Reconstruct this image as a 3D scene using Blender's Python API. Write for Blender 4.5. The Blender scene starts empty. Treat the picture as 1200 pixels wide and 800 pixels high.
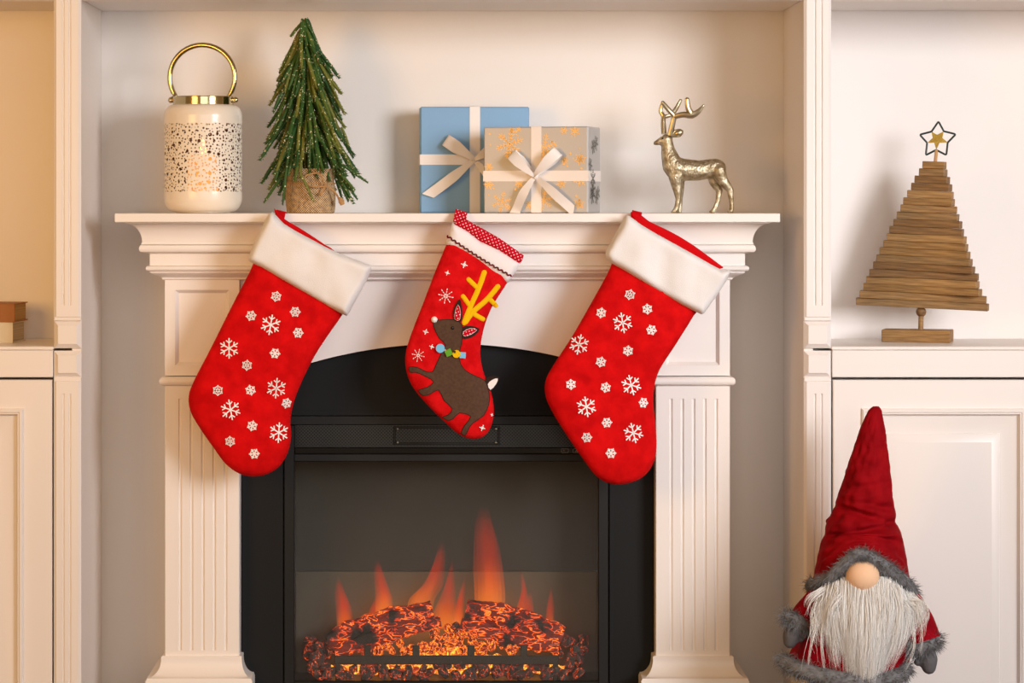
import bpy, math, random
import numpy as np
from mathutils import Vector, Matrix, noise as mnoise
from mathutils.geometry import delaunay_2d_cdt
random.seed(7)
SC = bpy.context.scene
COL = SC.collection
PI = math.pi

# ------------------------------------------------------------------ camera, world, lights, exposure
D = 4.9                      # camera to the bookcase front plane (y = 0)
F = D / 0.0015               # focal length in pixels of a 1200 x 800 frame
VX, VY = 518.5, 238.0        # vanishing point of the frame
ZC = 1.038                   # camera height
cam_d = bpy.data.cameras.new('camera'); cam = bpy.data.objects.new('camera', cam_d); COL.objects.link(cam)
cam.location = (0, -D, ZC); cam.rotation_euler = (PI/2, 0, 0)
cam_d.sensor_width = 36.0; cam_d.lens = 36.0 * F / 1200
cam_d.shift_x = (600 - VX) / 1200; cam_d.shift_y = -(400 - VY) / 1200
SC.camera = cam

world = bpy.data.worlds.new('world'); SC.world = world; world.use_nodes = True
bg = world.node_tree.nodes['Background']
bg.inputs[0].default_value = (1.0, 0.62, 0.30, 1); bg.inputs[1].default_value = 0.24

def area(name, loc, target, size, power, color, size_y=None):
    l = bpy.data.lights.new(name, 'AREA'); l.energy = power; l.color = color; l.size = size
    if size_y: l.shape = 'RECTANGLE'; l.size_y = size_y
    o = bpy.data.objects.new(name, l); COL.objects.link(o); o.location = loc
    o.rotation_euler = (Vector(target) - Vector(loc)).to_track_quat('-Z', 'Y').to_euler()
    return o
key_l = area('window_light', (2.5, -3.2, 1.60), (0.42, 0.1, 0.95), 1.35, 12.5, (0.96, 0.965, 1.0), 1.35)
key_l.data.spread = math.radians(54)
area('room_lamp_light', (-1.45, -1.9, 1.2), (-0.75, 0.2, 0.9), 0.7, 17, (1.0, 0.52, 0.13))
area('rear_fill_light', (0.6, -6.2, 1.6), (0.5, 0.2, 0.8), 3.0, 46, (1.0, 0.96, 0.92), 2.0)  # added soft frontal fill that brightens the niche, no actual window
SC.view_settings.view_transform = 'Standard'
SC.view_settings.look = 'None'
SC.view_settings.gamma = 1.0
SC.view_settings.use_curve_mapping = False
SC.view_settings.exposure = 0.1
SC.cycles.transparent_max_bounces = 40

# ------------------------------------------------------------------ helpers
def P(px, py, y):
    """pixel of the photograph at depth y -> world point"""
    s = (D + y) / F
    return Vector(((px - VX) * s, y, ZC - (py - VY) * s))
def S(y): return (D + y) / F
def lin(c):
    out = []
    for v in c:
        v = v / 255.0
        out.append(v / 12.92 if v <= 0.04045 else ((v + 0.055) / 1.055) ** 2.4)
    return (*out, 1.0)

def mat(name, rgb, rough=0.5, metal=0.0, var=None, bump=None, sheen=0.0, coat=0.0, rgb2=None, spec=None):
    m = bpy.data.materials.new(name); m.use_nodes = True
    nt = m.node_tree; b = nt.nodes['Principled BSDF']
    b.inputs['Base Color'].default_value = lin(rgb); b.inputs['Roughness'].default_value = rough
    b.inputs['Metallic'].default_value = metal
    if sheen:
        b.inputs['Sheen Weight'].default_value = sheen; b.inputs['Sheen Roughness'].default_value = 0.4
        b.inputs['Sheen Tint'].default_value = lin(rgb2 or rgb)
    if coat: b.inputs['Coat Weight'].default_value = coat; b.inputs['Coat Roughness'].default_value = 0.08
    if spec is not None: b.inputs['Specular IOR Level'].default_value = spec
    tc = nt.nodes.new('ShaderNodeTexCoord')
    if var:
        sc, amt = var[0], var[1]
        n = nt.nodes.new('ShaderNodeTexNoise'); n.inputs['Scale'].default_value = sc; n.inputs['Detail'].default_value = 5
        if len(var) > 2:
            mp = nt.nodes.new('ShaderNodeMapping'); mp.inputs['Scale'].default_value = var[2]
            nt.links.new(tc.outputs['Object'], mp.inputs[0]); nt.links.new(mp.outputs[0], n.inputs['Vector'])
        else:
            nt.links.new(tc.outputs['Object'], n.inputs['Vector'])
        r = nt.nodes.new('ShaderNodeValToRGB')
        a = lin(rgb); c2 = lin(rgb2) if rgb2 else tuple([v * (1 - amt) for v in a[:3]] + [1])
        r.color_ramp.elements[0].color = c2; r.color_ramp.elements[0].position = 0.35
        r.color_ramp.elements[1].color = a; r.color_ramp.elements[1].position = 0.65
        nt.links.new(n.outputs['Fac'], r.inputs[0]); nt.links.new(r.outputs[0], b.inputs['Base Color'])
    if bump:
        n2 = nt.nodes.new('ShaderNodeTexNoise'); n2.inputs['Scale'].default_value = bump[0]; n2.inputs['Detail'].default_value = 4
        if len(bump) > 3:
            mp = nt.nodes.new('ShaderNodeMapping'); mp.inputs['Scale'].default_value = bump[3]
            nt.links.new(tc.outputs['Object'], mp.inputs[0]); nt.links.new(mp.outputs[0], n2.inputs['Vector'])
        else:
            nt.links.new(tc.outputs['Object'], n2.inputs['Vector'])
        bp = nt.nodes.new('ShaderNodeBump'); bp.inputs['Strength'].default_value = bump[1]; bp.inputs['Distance'].default_value = bump[2] if len(bump) > 2 else 0.002
        nt.links.new(n2.outputs['Fac'], bp.inputs['Height']); nt.links.new(bp.outputs[0], b.inputs['Normal'])
    return m

WM = {}
def key(o): return o.name
def thing(name, label, cat, loc=(0, 0, 0), rot=(0, 0, 0), group=None, kind=None):
    o = bpy.data.objects.new(name, None); COL.objects.link(o); o.empty_display_size = 0.02
    o.location = loc; o.rotation_euler = rot
    o['label'] = label
    if cat: o['category'] = cat
    if group: o['group'] = group
    if kind: o['kind'] = kind
    WM[o.name] = Matrix.LocRotScale(Vector(loc), __import__('mathutils').Euler(rot), None)
    return o
def mesh_of(name, geo, m, angle=35, smooth=True):
    V, Fc = geo
    me = bpy.data.meshes.new(name); me.from_pydata([tuple(v) for v in V], [], [tuple(f) for f in Fc])
    me.validate(); me.update()
    if m: me.materials.append(m)
    if smooth:
        me.shade_smooth(); me.set_sharp_from_angle(angle=math.radians(angle))
    return me
def mk(name, geo, m, parent=None, angle=35, smooth=True, local=False, label=None):
    """one mesh object; world coordinates unless local"""
    V, Fc = geo
    W = WM[parent.name] if parent else Matrix.Identity(4)
    if not local and parent:
        inv = W.inverted(); V = [inv @ Vector(v) for v in V]
    me = mesh_of(name, (V, Fc), m, angle, smooth)
    o = bpy.data.objects.new(name, me); COL.objects.link(o)
    if parent: o.parent = parent
    WM[o.name] = W.copy()
    if label: o['label'] = label
    return o
def inst(name, me, parent, M):
    """object sharing mesh data, placed by world matrix M"""
    o = bpy.data.objects.new(name, me); COL.objects.link(o)
    if parent:
        o.parent = parent; o.matrix_basis = WM[parent.name].inverted() @ M
    else: o.matrix_basis = M
    WM[o.name] = M.copy()
    return o
def tag(o, label, cat=None, group=None, kind=None):
    o['label'] = label
    if cat: o['category'] = cat
    if group: o['group'] = group
    if kind: o['kind'] = kind
    return o
def struct(name, geo, m, label, angle=35):
    o = mk(name, geo, m, None, angle); o['kind'] = 'structure'; o['label'] = label
    return o

def join(*gs):
    V, Fc = [], []
    for g in gs:
        n = len(V); V += [Vector(v) for v in g[0]]; Fc += [tuple(i + n for i in f) for f in g[1]]
    return V, Fc
def xf(geo, M): return [M @ Vector(v) for v in geo[0]], geo[1]
def box(x0, x1, y0, y1, z0, z1, b=0.0):
    """box with chamfered edges"""
    if x0 > x1: x0, x1 = x1, x0
    if y0 > y1: y0, y1 = y1, y0
    if z0 > z1: z0, z1 = z1, z0
    b = min(b, (x1-x0)*.45, (y1-y0)*.45, (z1-z0)*.45)
    if b <= 0:
        V = [(x, y, z) for z in (z0, z1) for y in (y0, y1) for x in (x0, x1)]
        return V, [(0,2,3,1),(4,5,7,6),(0,1,5,4),(1,3,7,5),(3,2,6,7),(2,0,4,6)]
    V = []; idx = {}
    for i, X in enumerate((x0, x1)):
        for j, Y in enumerate((y0, y1)):
            for k, Z in enumerate((z0, z1)):
                sx, sy, sz = (1, -1)[i], (1, -1)[j], (1, -1)[k]
                idx[i,j,k,'x'] = len(V); V.append((X, Y + sy*b, Z + sz*b))
                idx[i,j,k,'y'] = len(V); V.append((X + sx*b, Y, Z + sz*b))
                idx[i,j,k,'z'] = len(V); V.append((X + sx*b, Y + sy*b, Z))
    Fc = []
    for i in (0, 1):
        Fc.append([idx[i,0,0,'x'], idx[i,1,0,'x'], idx[i,1,1,'x'], idx[i,0,1,'x']])
        Fc.append([idx[0,i,0,'y'], idx[1,i,0,'y'], idx[1,i,1,'y'], idx[0,i,1,'y']])
        Fc.append([idx[0,0,i,'z'], idx[1,0,i,'z'], idx[1,1,i,'z'], idx[0,1,i,'z']])
    for i in (0, 1):
        for j in (0, 1):
            Fc.append([idx[i,j,0,'x'], idx[i,j,0,'y'], idx[i,j,1,'y'], idx[i,j,1,'x']])
            Fc.append([idx[i,0,j,'x'], idx[i,0,j,'z'], idx[i,1,j,'z'], idx[i,1,j,'x']])
            Fc.append([idx[0,i,j,'y'], idx[0,i,j,'z'], idx[1,i,j,'z'], idx[1,i,j,'y']])
            for k in (0, 1): Fc.append([idx[i,j,k,'x'], idx[i,j,k,'y'], idx[i,j,k,'z']])
    c = Vector(((x0+x1)/2, (y0+y1)/2, (z0+z1)/2)); out = []
    for f in Fc:
        p = [Vector(V[q]) for q in f]; n = (p[1]-p[0]).cross(p[2]-p[0]); m = sum(p, Vector())/len(p)
        out.append(tuple(f) if n.dot(m - c) > 0 else tuple(reversed(f)))
    return V, out
def lathe(prof, n=32, center=(0, 0, 0), cap=True):
    """prof: (radius, z) from bottom to top"""
    c = Vector(center); V, Fc = [], []
    for r, z in prof:
        for i in range(n):
            a = 2*PI*i/n; V.append(c + Vector((r*math.cos(a), r*math.sin(a), z)))
    for k in range(len(prof)-1):
        for i in range(n):
            j = (i+1) % n; Fc.append((k*n+i, k*n+j, (k+1)*n+j, (k+1)*n+i))
    if cap:
        Fc.append(tuple(reversed(range(n)))); Fc.append(tuple((len(prof)-1)*n+i for i in range(n)))
    return V, Fc
def tube(path, rad, n=8, closed=False, cap=True):
    path = [Vector(p) for p in path]; m = len(path)
    rads = rad if isinstance(rad, (list, tuple)) else [rad]*m
    V, Fc = [], []; prev = None
    for k in range(m):
        if closed: t = path[(k+1) % m] - path[k-1]
        else: t = path[min(k+1, m-1)] - path[max(k-1, 0)]
        if t.length < 1e-9: t = Vector((0, 0, 1))
        t.normalize()
        if prev is None:
            u = t.orthogonal().normalized()
        else:
            u = prev - t * prev.dot(t)
            u = u.normalized() if u.length > 1e-6 else t.orthogonal().normalized()
        prev = u; w = t.cross(u)
        for i in range(n):
            a = 2*PI*i/n; V.append(path[k] + (u*math.cos(a) + w*math.sin(a))*rads[k])
    for k in range(m if closed else m-1):
        k2 = (k+1) % m
        for i in range(n):
            j = (i+1) % n; Fc.append((k*n+i, k*n+j, k2*n+j, k2*n+i))
    if cap and not closed:
        Fc.append(tuple(reversed(range(n)))); Fc.append(tuple((m-1)*n+i for i in range(n)))
    return V, Fc
def sphere(c, r, n=12, sc=(1, 1, 1)):
    prof = []; m = max(6, n*2//3)
    for k in range(m+1):
        a = -PI/2 + PI*k/m; prof.append((max(math.cos(a), 1e-3)*r, math.sin(a)*r))
    V, Fc = lathe(prof, n)
    return [Vector(c) + Vector((v.x*sc[0], v.y*sc[1], v.z*sc[2])) for v in V], Fc
def prism_xy(poly, z0, z1):
    n = len(poly); V = [Vector((x, y, z0)) for x, y in poly] + [Vector((x, y, z1)) for x, y in poly]
    a = sum(poly[i][0]*poly[(i+1)%n][1] - poly[(i+1)%n][0]*poly[i][1] for i in range(n))
    Fc = [(i, (i+1)%n, n+(i+1)%n, n+i) for i in range(n)] + [tuple(reversed(range(n))), tuple(range(n, 2*n))]
    if a < 0: Fc = [tuple(reversed(f)) for f in Fc]
    return V, Fc
def prism_xz(poly, y0, y1):
    """poly of (x, z) extruded from y0 (front) to y1 (back)"""
    n = len(poly); a = sum(poly[i][0]*poly[(i+1)%n][1] - poly[(i+1)%n][0]*poly[i][1] for i in range(n))
    if a < 0: poly = poly[::-1]
    V = [Vector((x, y0, z)) for x, z in poly] + [Vector((x, y1, z)) for x, z in poly]
    return V, [tuple(range(n)), tuple(reversed(range(n, 2*n)))] + [(i, n+i, n+(i+1)%n, (i+1)%n) for i in range(n)]
def cr(pts, n=5, closed=True):
    """Catmull-Rom through points"""
    pts = [Vector(p) for p in pts]; m = len(pts); out = []
    for i in range(m if closed else m-1):
        g = lambda k: pts[k % m] if closed else pts[max(0, min(m-1, k))]
        a, b, c, d = g(i-1), g(i), g(i+1), g(i+2)
        for j in range(n):
            t = j/n
            out.append(0.5*((2*b) + (c-a)*t + (2*a-5*b+4*c-d)*t*t + (3*b-a-3*c+d)*t**3))
    if not closed: out.append(pts[-1])
    return out
def rect_rings(cx0, cx1, cz0, cz1, prof, back=None):
    """nested rectangles in xz; prof: (inset, y). Closes the innermost; back: y of the rear face"""
    V, Fc = [], []
    rings = list(prof)
    if back is not None: rings = [(0, back)] + rings
    for d, y in rings:
        V += [Vector((cx0+d, y, cz0+d)), Vector((cx1-d, y, cz0+d)), Vector((cx1-d, y, cz1-d)), Vector((cx0+d, y, cz1-d))]
    for k in range(len(rings)-1):
        for i in range(4):
            j = (i+1) % 4; Fc.append((4*k+i, 4*k+j, 4*k+4+j, 4*k+4+i))
    e = 4*(len(rings)-1); Fc.append((e, e+1, e+2, e+3))
    if back is not None: Fc.append((3, 2, 1, 0))
    return V, Fc
def tri_region(outline, spacing, jitter=0.0):
    """triangulate a closed (x, z) outline with interior points"""
    poly = np.array([(p[0], p[1]) for p in outline]); n = len(poly)
    lo, hi = poly.min(0), poly.max(0); pts = []
    gx = np.arange(lo[0]+spacing*.5, hi[0], spacing); gz = np.arange(lo[1]+spacing*.5, hi[1], spacing*.866)
    for r, z in enumerate(gz):
        for x in gx:
            pts.append((x + (spacing*.5 if r % 2 else 0), z))
    pts = np.array(pts) if pts else np.zeros((0, 2))
    if len(pts):
        ins = np.zeros(len(pts), bool)
        for i in range(n):
            a, b = poly[i], poly[(i+1) % n]
            c = ((a[1] > pts[:,1]) != (b[1] > pts[:,1])) & (pts[:,0] < (b[0]-a[0])*(pts[:,1]-a[1])/((b[1]-a[1]) if b[1] != a[1] else 1e-12)+a[0])
            ins ^= c
        pts = pts[ins]
        if len(pts): pts = pts[edge_dist(pts, poly) > spacing*.45]
    vs = [Vector((float(x), float(z))) for x, z in poly] + [Vector((float(x), float(z))) for x, z in pts]
    r = delaunay_2d_cdt(vs, [(i, (i+1) % n) for i in range(n)], [], 1, 1e-7)
    return r[0], r[2], poly
def edge_dist(pts, poly):
    d = np.full(len(pts), 1e9); n = len(poly)
    for i in range(n):
        a, b = poly[i], poly[(i+1) % n]; ab = b-a; L = max((ab**2).sum(), 1e-14)
        t = np.clip(((pts-a)@ab)/L, 0, 1); q = a + t[:,None]*ab
        d = np.minimum(d, np.sqrt(((pts-q)**2).sum(1)))
    return d
def boundary_close(tris, nv):
    e = {}
    for f in tris:
        for i in range(len(f)):
            a, b = f[i], f[(i+1) % len(f)]; e[(a, b)] = 1
    return [(a, b) for (a, b) in e if (b, a) not in e]
def ccw(f, vs):
    a, b, c = vs[f[0]], vs[f[1]], vs[f[2]]
    return tuple(f) if (b[0]-a[0])*(c[1]-a[1])-(b[1]-a[1])*(c[0]-a[0]) > 0 else tuple(reversed(f))
def pillow(outline, ymid, T, R, spacing, back=0.5, wrinkle=None, edge=0.0015):
    """padded cloth shape from an (x, z) outline. Returns geometry and front-surface function"""
    vs, tris, poly = tri_region(outline, spacing)
    arr = np.array([(v[0], v[1]) for v in vs])
    def h(x, z):
        d = float(edge_dist(np.array([[x, z]]), poly)[0]); u = min(d, R)/R
        return edge + T*math.sqrt(max(0, 1-(1-u)**2))*1.0 + (wrinkle(x, z)*min(1, u*1.5) if wrinkle else 0)
    def front(x, z): return ymid - h(x, z)
    V = []; n = len(vs)
    dd = edge_dist(arr, poly)
    for (x, z), d in zip(arr, dd):
        u = min(d, R)/R; hh = edge + T*math.sqrt(max(0, 1-(1-u)**2)) + (wrinkle(x, z)*min(1, u*1.5) if wrinkle else 0)
        V.append(Vector((x, ymid-hh, z)))
    for (x, z), d in zip(arr, dd):
        u = min(d, R)/R; V.append(Vector((x, ymid + edge + back*T*math.sqrt(max(0, 1-(1-u)**2)), z)))
    Fc = [ccw(f, vs) for f in tris]
    bd = boundary_close(Fc, n)
    Fc2 = Fc + [tuple(n+i for i in reversed(f)) for f in Fc] + [(b, a, n+a, n+b) for a, b in bd]
    return (V, Fc2), front
def applique(outline, front, off, thick, spacing):
    """flat felt shape lying on a front surface"""
    vs, tris, poly = tri_region(outline, spacing)
    n = len(vs); V = []
    for v in vs: V.append(Vector((v[0], front(v[0], v[1]) - off - thick, v[1])))
    for v in vs: V.append(Vector((v[0], front(v[0], v[1]) - off, v[1])))
    Fc = [ccw(f, vs) for f in tris]; bd = boundary_close(Fc, n)
    return V, Fc + [tuple(n+i for i in reversed(f)) for f in Fc] + [(b, a, n+a, n+b) for a, b in bd]
def pxo(pts, y, n=0):
    """pixel outline -> (x, z) list at depth y (smoothed when n)"""
    w = [P(a, b, y) for a, b in pts]; w = [Vector((p.x, p.z, 0)) for p in w]
    if n: w = cr(w, n)
    return [(p.x, p.y) for p in w]
def zp(pts, ox, oy, sc): return [(ox + a/sc, oy + b/sc) for a, b in pts]
def strip(path, wvec, thick=0.0008):
    """ribbon along path; wvec: half-width vectors per point"""
    m = len(path); V, Fc = [], []
    for k in range(m):
        p = Vector(path[k]); w = Vector(wvec[k])
        t = Vector(path[min(k+1, m-1)]) - Vector(path[max(k-1, 0)])
        nn = w.cross(t); nn = nn.normalized()*thick/2 if nn.length > 1e-12 else Vector((0, -thick/2, 0))
        V += [p-w-nn, p+w-nn, p+w+nn, p-w+nn]
    for k in range(m-1):
        for i in range(4):
            j = (i+1) % 4; Fc.append((4*k+i, 4*k+j, 4*k+4+j, 4*k+4+i))
    Fc += [(3, 2, 1, 0), (4*m-4, 4*m-3, 4*m-2, 4*m-1)]
    return V, Fc
def blob(segs, voxel, smooth=3, name='tmp'):
    """one continuous surface over sphere-swept segments: ((p, r), (p, r), squash_y)"""
    gs = []
    for a, b in segs:
        (p, r), (q, s) = a, b; p, q = Vector(p), Vector(q); L = (q-p).length
        n = max(1, int(L/(min(r, s)*0.12)))
        for k in range(n+1):
            t = k/n; gs.append(sphere(p.lerp(q, t), r+(s-r)*t, 12))
    me = bpy.data.meshes.new(name); V, Fc = join(*gs); me.from_pydata([tuple(v) for v in V], [], Fc); me.update()
    o = bpy.data.objects.new(name, me); COL.objects.link(o)
    md = o.modifiers.new('r', 'REMESH'); md.mode = 'VOXEL'; md.voxel_size = voxel
    if smooth:
        ms = o.modifiers.new('s', 'SMOOTH'); ms.iterations = smooth; ms.factor = 0.5
    dg = bpy.context.evaluated_depsgraph_get(); ev = o.evaluated_get(dg); m2 = ev.to_mesh()
    V = [v.co.copy() for v in m2.vertices]; Fc = [tuple(p.vertices) for p in m2.polygons]
    ev.to_mesh_clear(); bpy.data.objects.remove(o); bpy.data.meshes.remove(me)
    return V, Fc
def strands(items, sides=3):
    """items: (root, [offset points...], width)"""
    gs = []
    for pts, w in items:
        n = len(pts); gs.append(tube(pts, [w*(1-0.85*k/(n-1)) for k in range(n)], sides, cap=False))
    return join(*gs)
def nz(x, y, z, s): return mnoise.noise(Vector((x*s, y*s, z*s)))

# ------------------------------------------------------------------ materials
M_white = mat('white_lacquer', (240, 233, 228), 0.38, var=(3, 0.02), bump=(60, 0.02))
M_mantel = mat('mantel_white_paint', (244, 237, 231), 0.36, var=(3, 0.02), bump=(50, 0.02))
M_wall = mat('niche_wall_paint', (236, 230, 224), 0.6, var=(2.5, 0.03), bump=(250, 0.06))
M_floor = mat('wood_floor', (116, 84, 60), 0.4, var=(4, 0.3, (1, 12, 1)))
M_dark_gap = mat('dark_gap', (22, 20, 18), 0.8)
M_black = mat('black_metal', (17, 18, 19), 0.6, bump=(400, 0.05), spec=.25)
M_black2 = mat('charcoal_metal', (22, 22, 21), 0.5, spec=.3)
M_gloss = mat('black_glass_strip', (10, 10, 11), 0.12)
# ------------------------------------------------------------------ the room shell
ZP = lambda py, y=0.0: P(0, py, y).z
XP = lambda px, y=0.0: P(px, 0, y).x
NB = 0.30                                   # niche back
struct('floor', box(-3, 3, -6, 0.36, -0.05, 0.0), M_floor, 'warm wooden floor in front of the bookcases')
struct('wall_back', box(-3, 3, NB, 0.36, 0.0, 2.5), M_wall, 'pale painted wall behind the mantel')

X_IN, X_PIL = 0.6352, 0.6835                # niche edge and outer pilaster edge
Z_CEIL = P(0, 13, NB).z
Z_TOP = 1.78
Z_CNT = ZP(406)
def pilaster_profile(w0, w1, yf, flutes, fw, depth, back):
    """plan outline, front face at yf, with round flutes"""
    pts = [(w0, back), (w0, yf+0.004), (w0+0.005, yf)]
    for c in flutes:
        for k in range(7):
            a = PI*k/6; pts.append((c - fw/2*math.cos(a), yf + depth*math.sin(a)))
    pts += [(w1-0.005, yf), (w1, yf+0.004), (w1, back)]
    return pts
def bevel_block(x0, x1, y0, y1, z0, z1, e):
    """block whose face is a raised bevelled field"""
    return rect_rings(x0, x1, z0, z1, [(0, y0+e), (e, y0)], back=y1)
def bookcase(s, label):
    t = thing('bookcase', label, 'bookcase', (s*1.06, 0.15, 0.0), group=None)
    sx = lambda a, b: (min(s*a, s*b), max(s*a, s*b))
    XO = 1.487
    mk('side_panel', box(*sx(X_IN+.001, 0.653), .012, NB-.001, 0.0, Z_TOP, .001), M_white, t)
    mk('side_panel', box(*sx(XO-.018, XO), .0, NB-.001, 0.0, Z_TOP, .001), M_white, t)
    mk('back_panel', box(*sx(0.654, XO-.019), NB-.008, NB-.001, 0.02, Z_TOP-.02), M_white, t)
    mk('counter', box(*sx(X_PIL+.0005, XO-.019), .003, NB-.009, Z_CNT-.006, Z_CNT, .0015), M_white, t)
    mk('fascia', box(*sx(X_PIL+.0015, XO-.019), .0, .018, ZP(442), Z_CNT-.0065, .0012), M_white, t)
    # upper header and inner ceiling
    mk('ceiling_board', box(*sx(0.654, XO-.019), .022, NB-.009, Z_CEIL, Z_CEIL+.018), M_white, t)
    mk('header', box(*sx(X_PIL+.0005, XO-.019), .0, .021, Z_CEIL-.002, Z_CEIL+.14, .001), M_white, t)
    mk('top_board', box(*sx(X_IN+.001, XO), -.01, NB-.001, Z_TOP+.0005, Z_TOP+.03, .004), M_white, t)
    mk('plinth_board', box(*sx(X_PIL+.0015, XO-.019), .02, .035, 0.0, 0.075, .001), M_white, t)
    mk('bottom_board', box(*sx(0.654, XO-.019), .024, NB-.009, 0.08, 0.098), M_dark_gap, t)
    # door with moulded frame and raised field
    prof = [(0, .0015), (.0015, 0), (.050, 0), (.0505, -.004), (.053, -.0065), (.056, -.0065), (.0575, -.0045), (.0595, -.0045), (.0615, -.001),
            (.0635, .004), (.068, .0052), (.094, .0052), (.095, .0035), (.0965, .0035), (.109, -.001), (.110, -.001)]
    for e0, e1 in ((X_PIL+.003, 1.0745), (1.0775, XO-.022)):
        d0, d1 = sx(e0, e1)
        mk('door', rect_rings(d0, d1, 0.085, ZP(445), prof, back=.02), M_white, t, angle=20)
    # pilaster
    yf, yb = -.002, .0115
    a, b = sx(X_IN, X_PIL)
    fl = [a + (b-a)*0.36, a + (b-a)*0.60] if s < 0 else [a + (b-a)*0.40, a + (b-a)*0.64]
    fpro = pilaster_profile(a, b, yf, fl, .0045, .003, yb)
    ppro = [(a, yb), (a, yf+.004), (a+.005, yf), (b-.005, yf), (b, yf+.004), (b, yb)]
    up = join(prism_xy(fpro, ZP(358), Z_TOP-.001), prism_xy(ppro, ZP(371), ZP(358)+.00001))
    ps = mk('pilaster', up, M_white, t, angle=25)
    lo = join(prism_xy(fpro, 0.09, ZP(461)), prism_xy(ppro, ZP(461)-.00001, ZP(447)))
    mk('pilaster', lo, M_white, t, angle=25)
    mk('pilaster_block', bevel_block(a, b, yf, yb, ZP(408), ZP(376), .008), M_white, t, angle=15)
    mk('pilaster_block', bevel_block(a, b, yf-.001, yb, ZP(442), ZP(411), .008), M_white, t, angle=15)
    for q0, q1 in ((376, 371), (447, 442)):
        mk('pilaster_joint', rect_rings(a, b, ZP(q0), ZP(q1), [(0, yf+.0035), (.0015, yf+.002)], back=yb), M_white, t)
    mk('pilaster_foot', box(a, b, yf-.004, yb, 0, .0895, .002), M_white, t)
    return t
bookcase(-1, 'white built-in bookcase with two stacked books on its counter')
bookcase(1, 'white built-in bookcase whose counter carries the slatted wooden tree')
tb = thing('overhead_shelf', 'white board bridging the two bookcases above the mantel niche', 'shelf', (0, .15, Z_CEIL))
mk('shelf_board', box(-X_IN+.0003, X_IN-.0003, .022, NB-.0005, Z_CEIL, Z_CEIL+.018, .0005), M_white, tb)
mk('header', box(-X_IN+.0003, X_IN-.0003, .002, .0215, Z_CEIL-.0015, Z_CEIL+.16, .001), M_white, tb)

# ------------------------------------------------------------------ fireplace mantel
LY = 0.08                                   # leg front face
MB_ = NB - .004
mt = thing('fireplace_mantel', 'white moulded fireplace mantel with fluted legs and deep crown shelf', 'mantel', (0.008, .16, 0))
xl, xr = XP(193.2, LY), XP(855.3, LY)
zl = lambda py: ZP(py, LY)
u = S(LY)
def u_ring(prof, zcap=True):
    """prof (off, z) top to bottom swept round left, front and right"""
    V, Fc = [], []
    for off, z in prof:
        V += [Vector((xl-off, MB_, z)), Vector((xl-off, LY-off, z)), Vector((xr+off, LY-off, z)), Vector((xr+off, MB_, z))]
    n = len(prof)
    for k in range(n-1):
        for i in range(3):
            Fc.append((4*k+i, 4*k+4+i, 4*k+5+i, 4*k+1+i))
        Fc.append((4*k+3, 4*k+7, 4*k+4, 4*k))
    Fc.append((0, 1, 2, 3)); Fc.append(tuple(4*(n-1)+i for i in (3, 2, 1, 0)))
    return V, Fc
OFF = 0.08
ZT = 1.02
shelf = [(OFF-.001, ZT), (OFF, ZT-.001), (OFF, ZT-.0145), (OFF-.001, ZT-.0155)]
mk('mantel_shelf', u_ring(shelf), M_mantel, mt)
crown = [(42*u, ZT-.0156)]
for k in range(9):                           # cove
    a = PI/2*k/8
    crown.append((42*u - 18*u*math.sin(a), ZT-.0156-.002-(22*u)*(1-math.cos(a))))
zb = zl(286)
crown += [(25.5*u, zb)]
for k in range(7):
    a = -PI/2 + PI*k/6
    crown.append((24*u + 3.5*u*math.cos(a), zb - .0005 - 4.5*u*(1+math.sin(a))))
crown += [(16*u, zl(296.5)), (16*u, zl(310.5))]
for k in range(6):
    a = -PI/2 + PI*k/5
    crown.append((17.5*u + 3*u*math.cos(a), zl(311) - 3*u*(1+math.sin(a))))
for k in range(7):
    t = k/6
    crown.append(((16 - 13*t + 2.2*math.sin(2*PI*t))*u, zl(317.5) - t*(9.3*u)))
crown += [(2*u, zl(327.5)), (0.0, zl(327.5))]
mk('crown_moulding', u_ring(crown), M_mantel, mt, angle=28)
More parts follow.
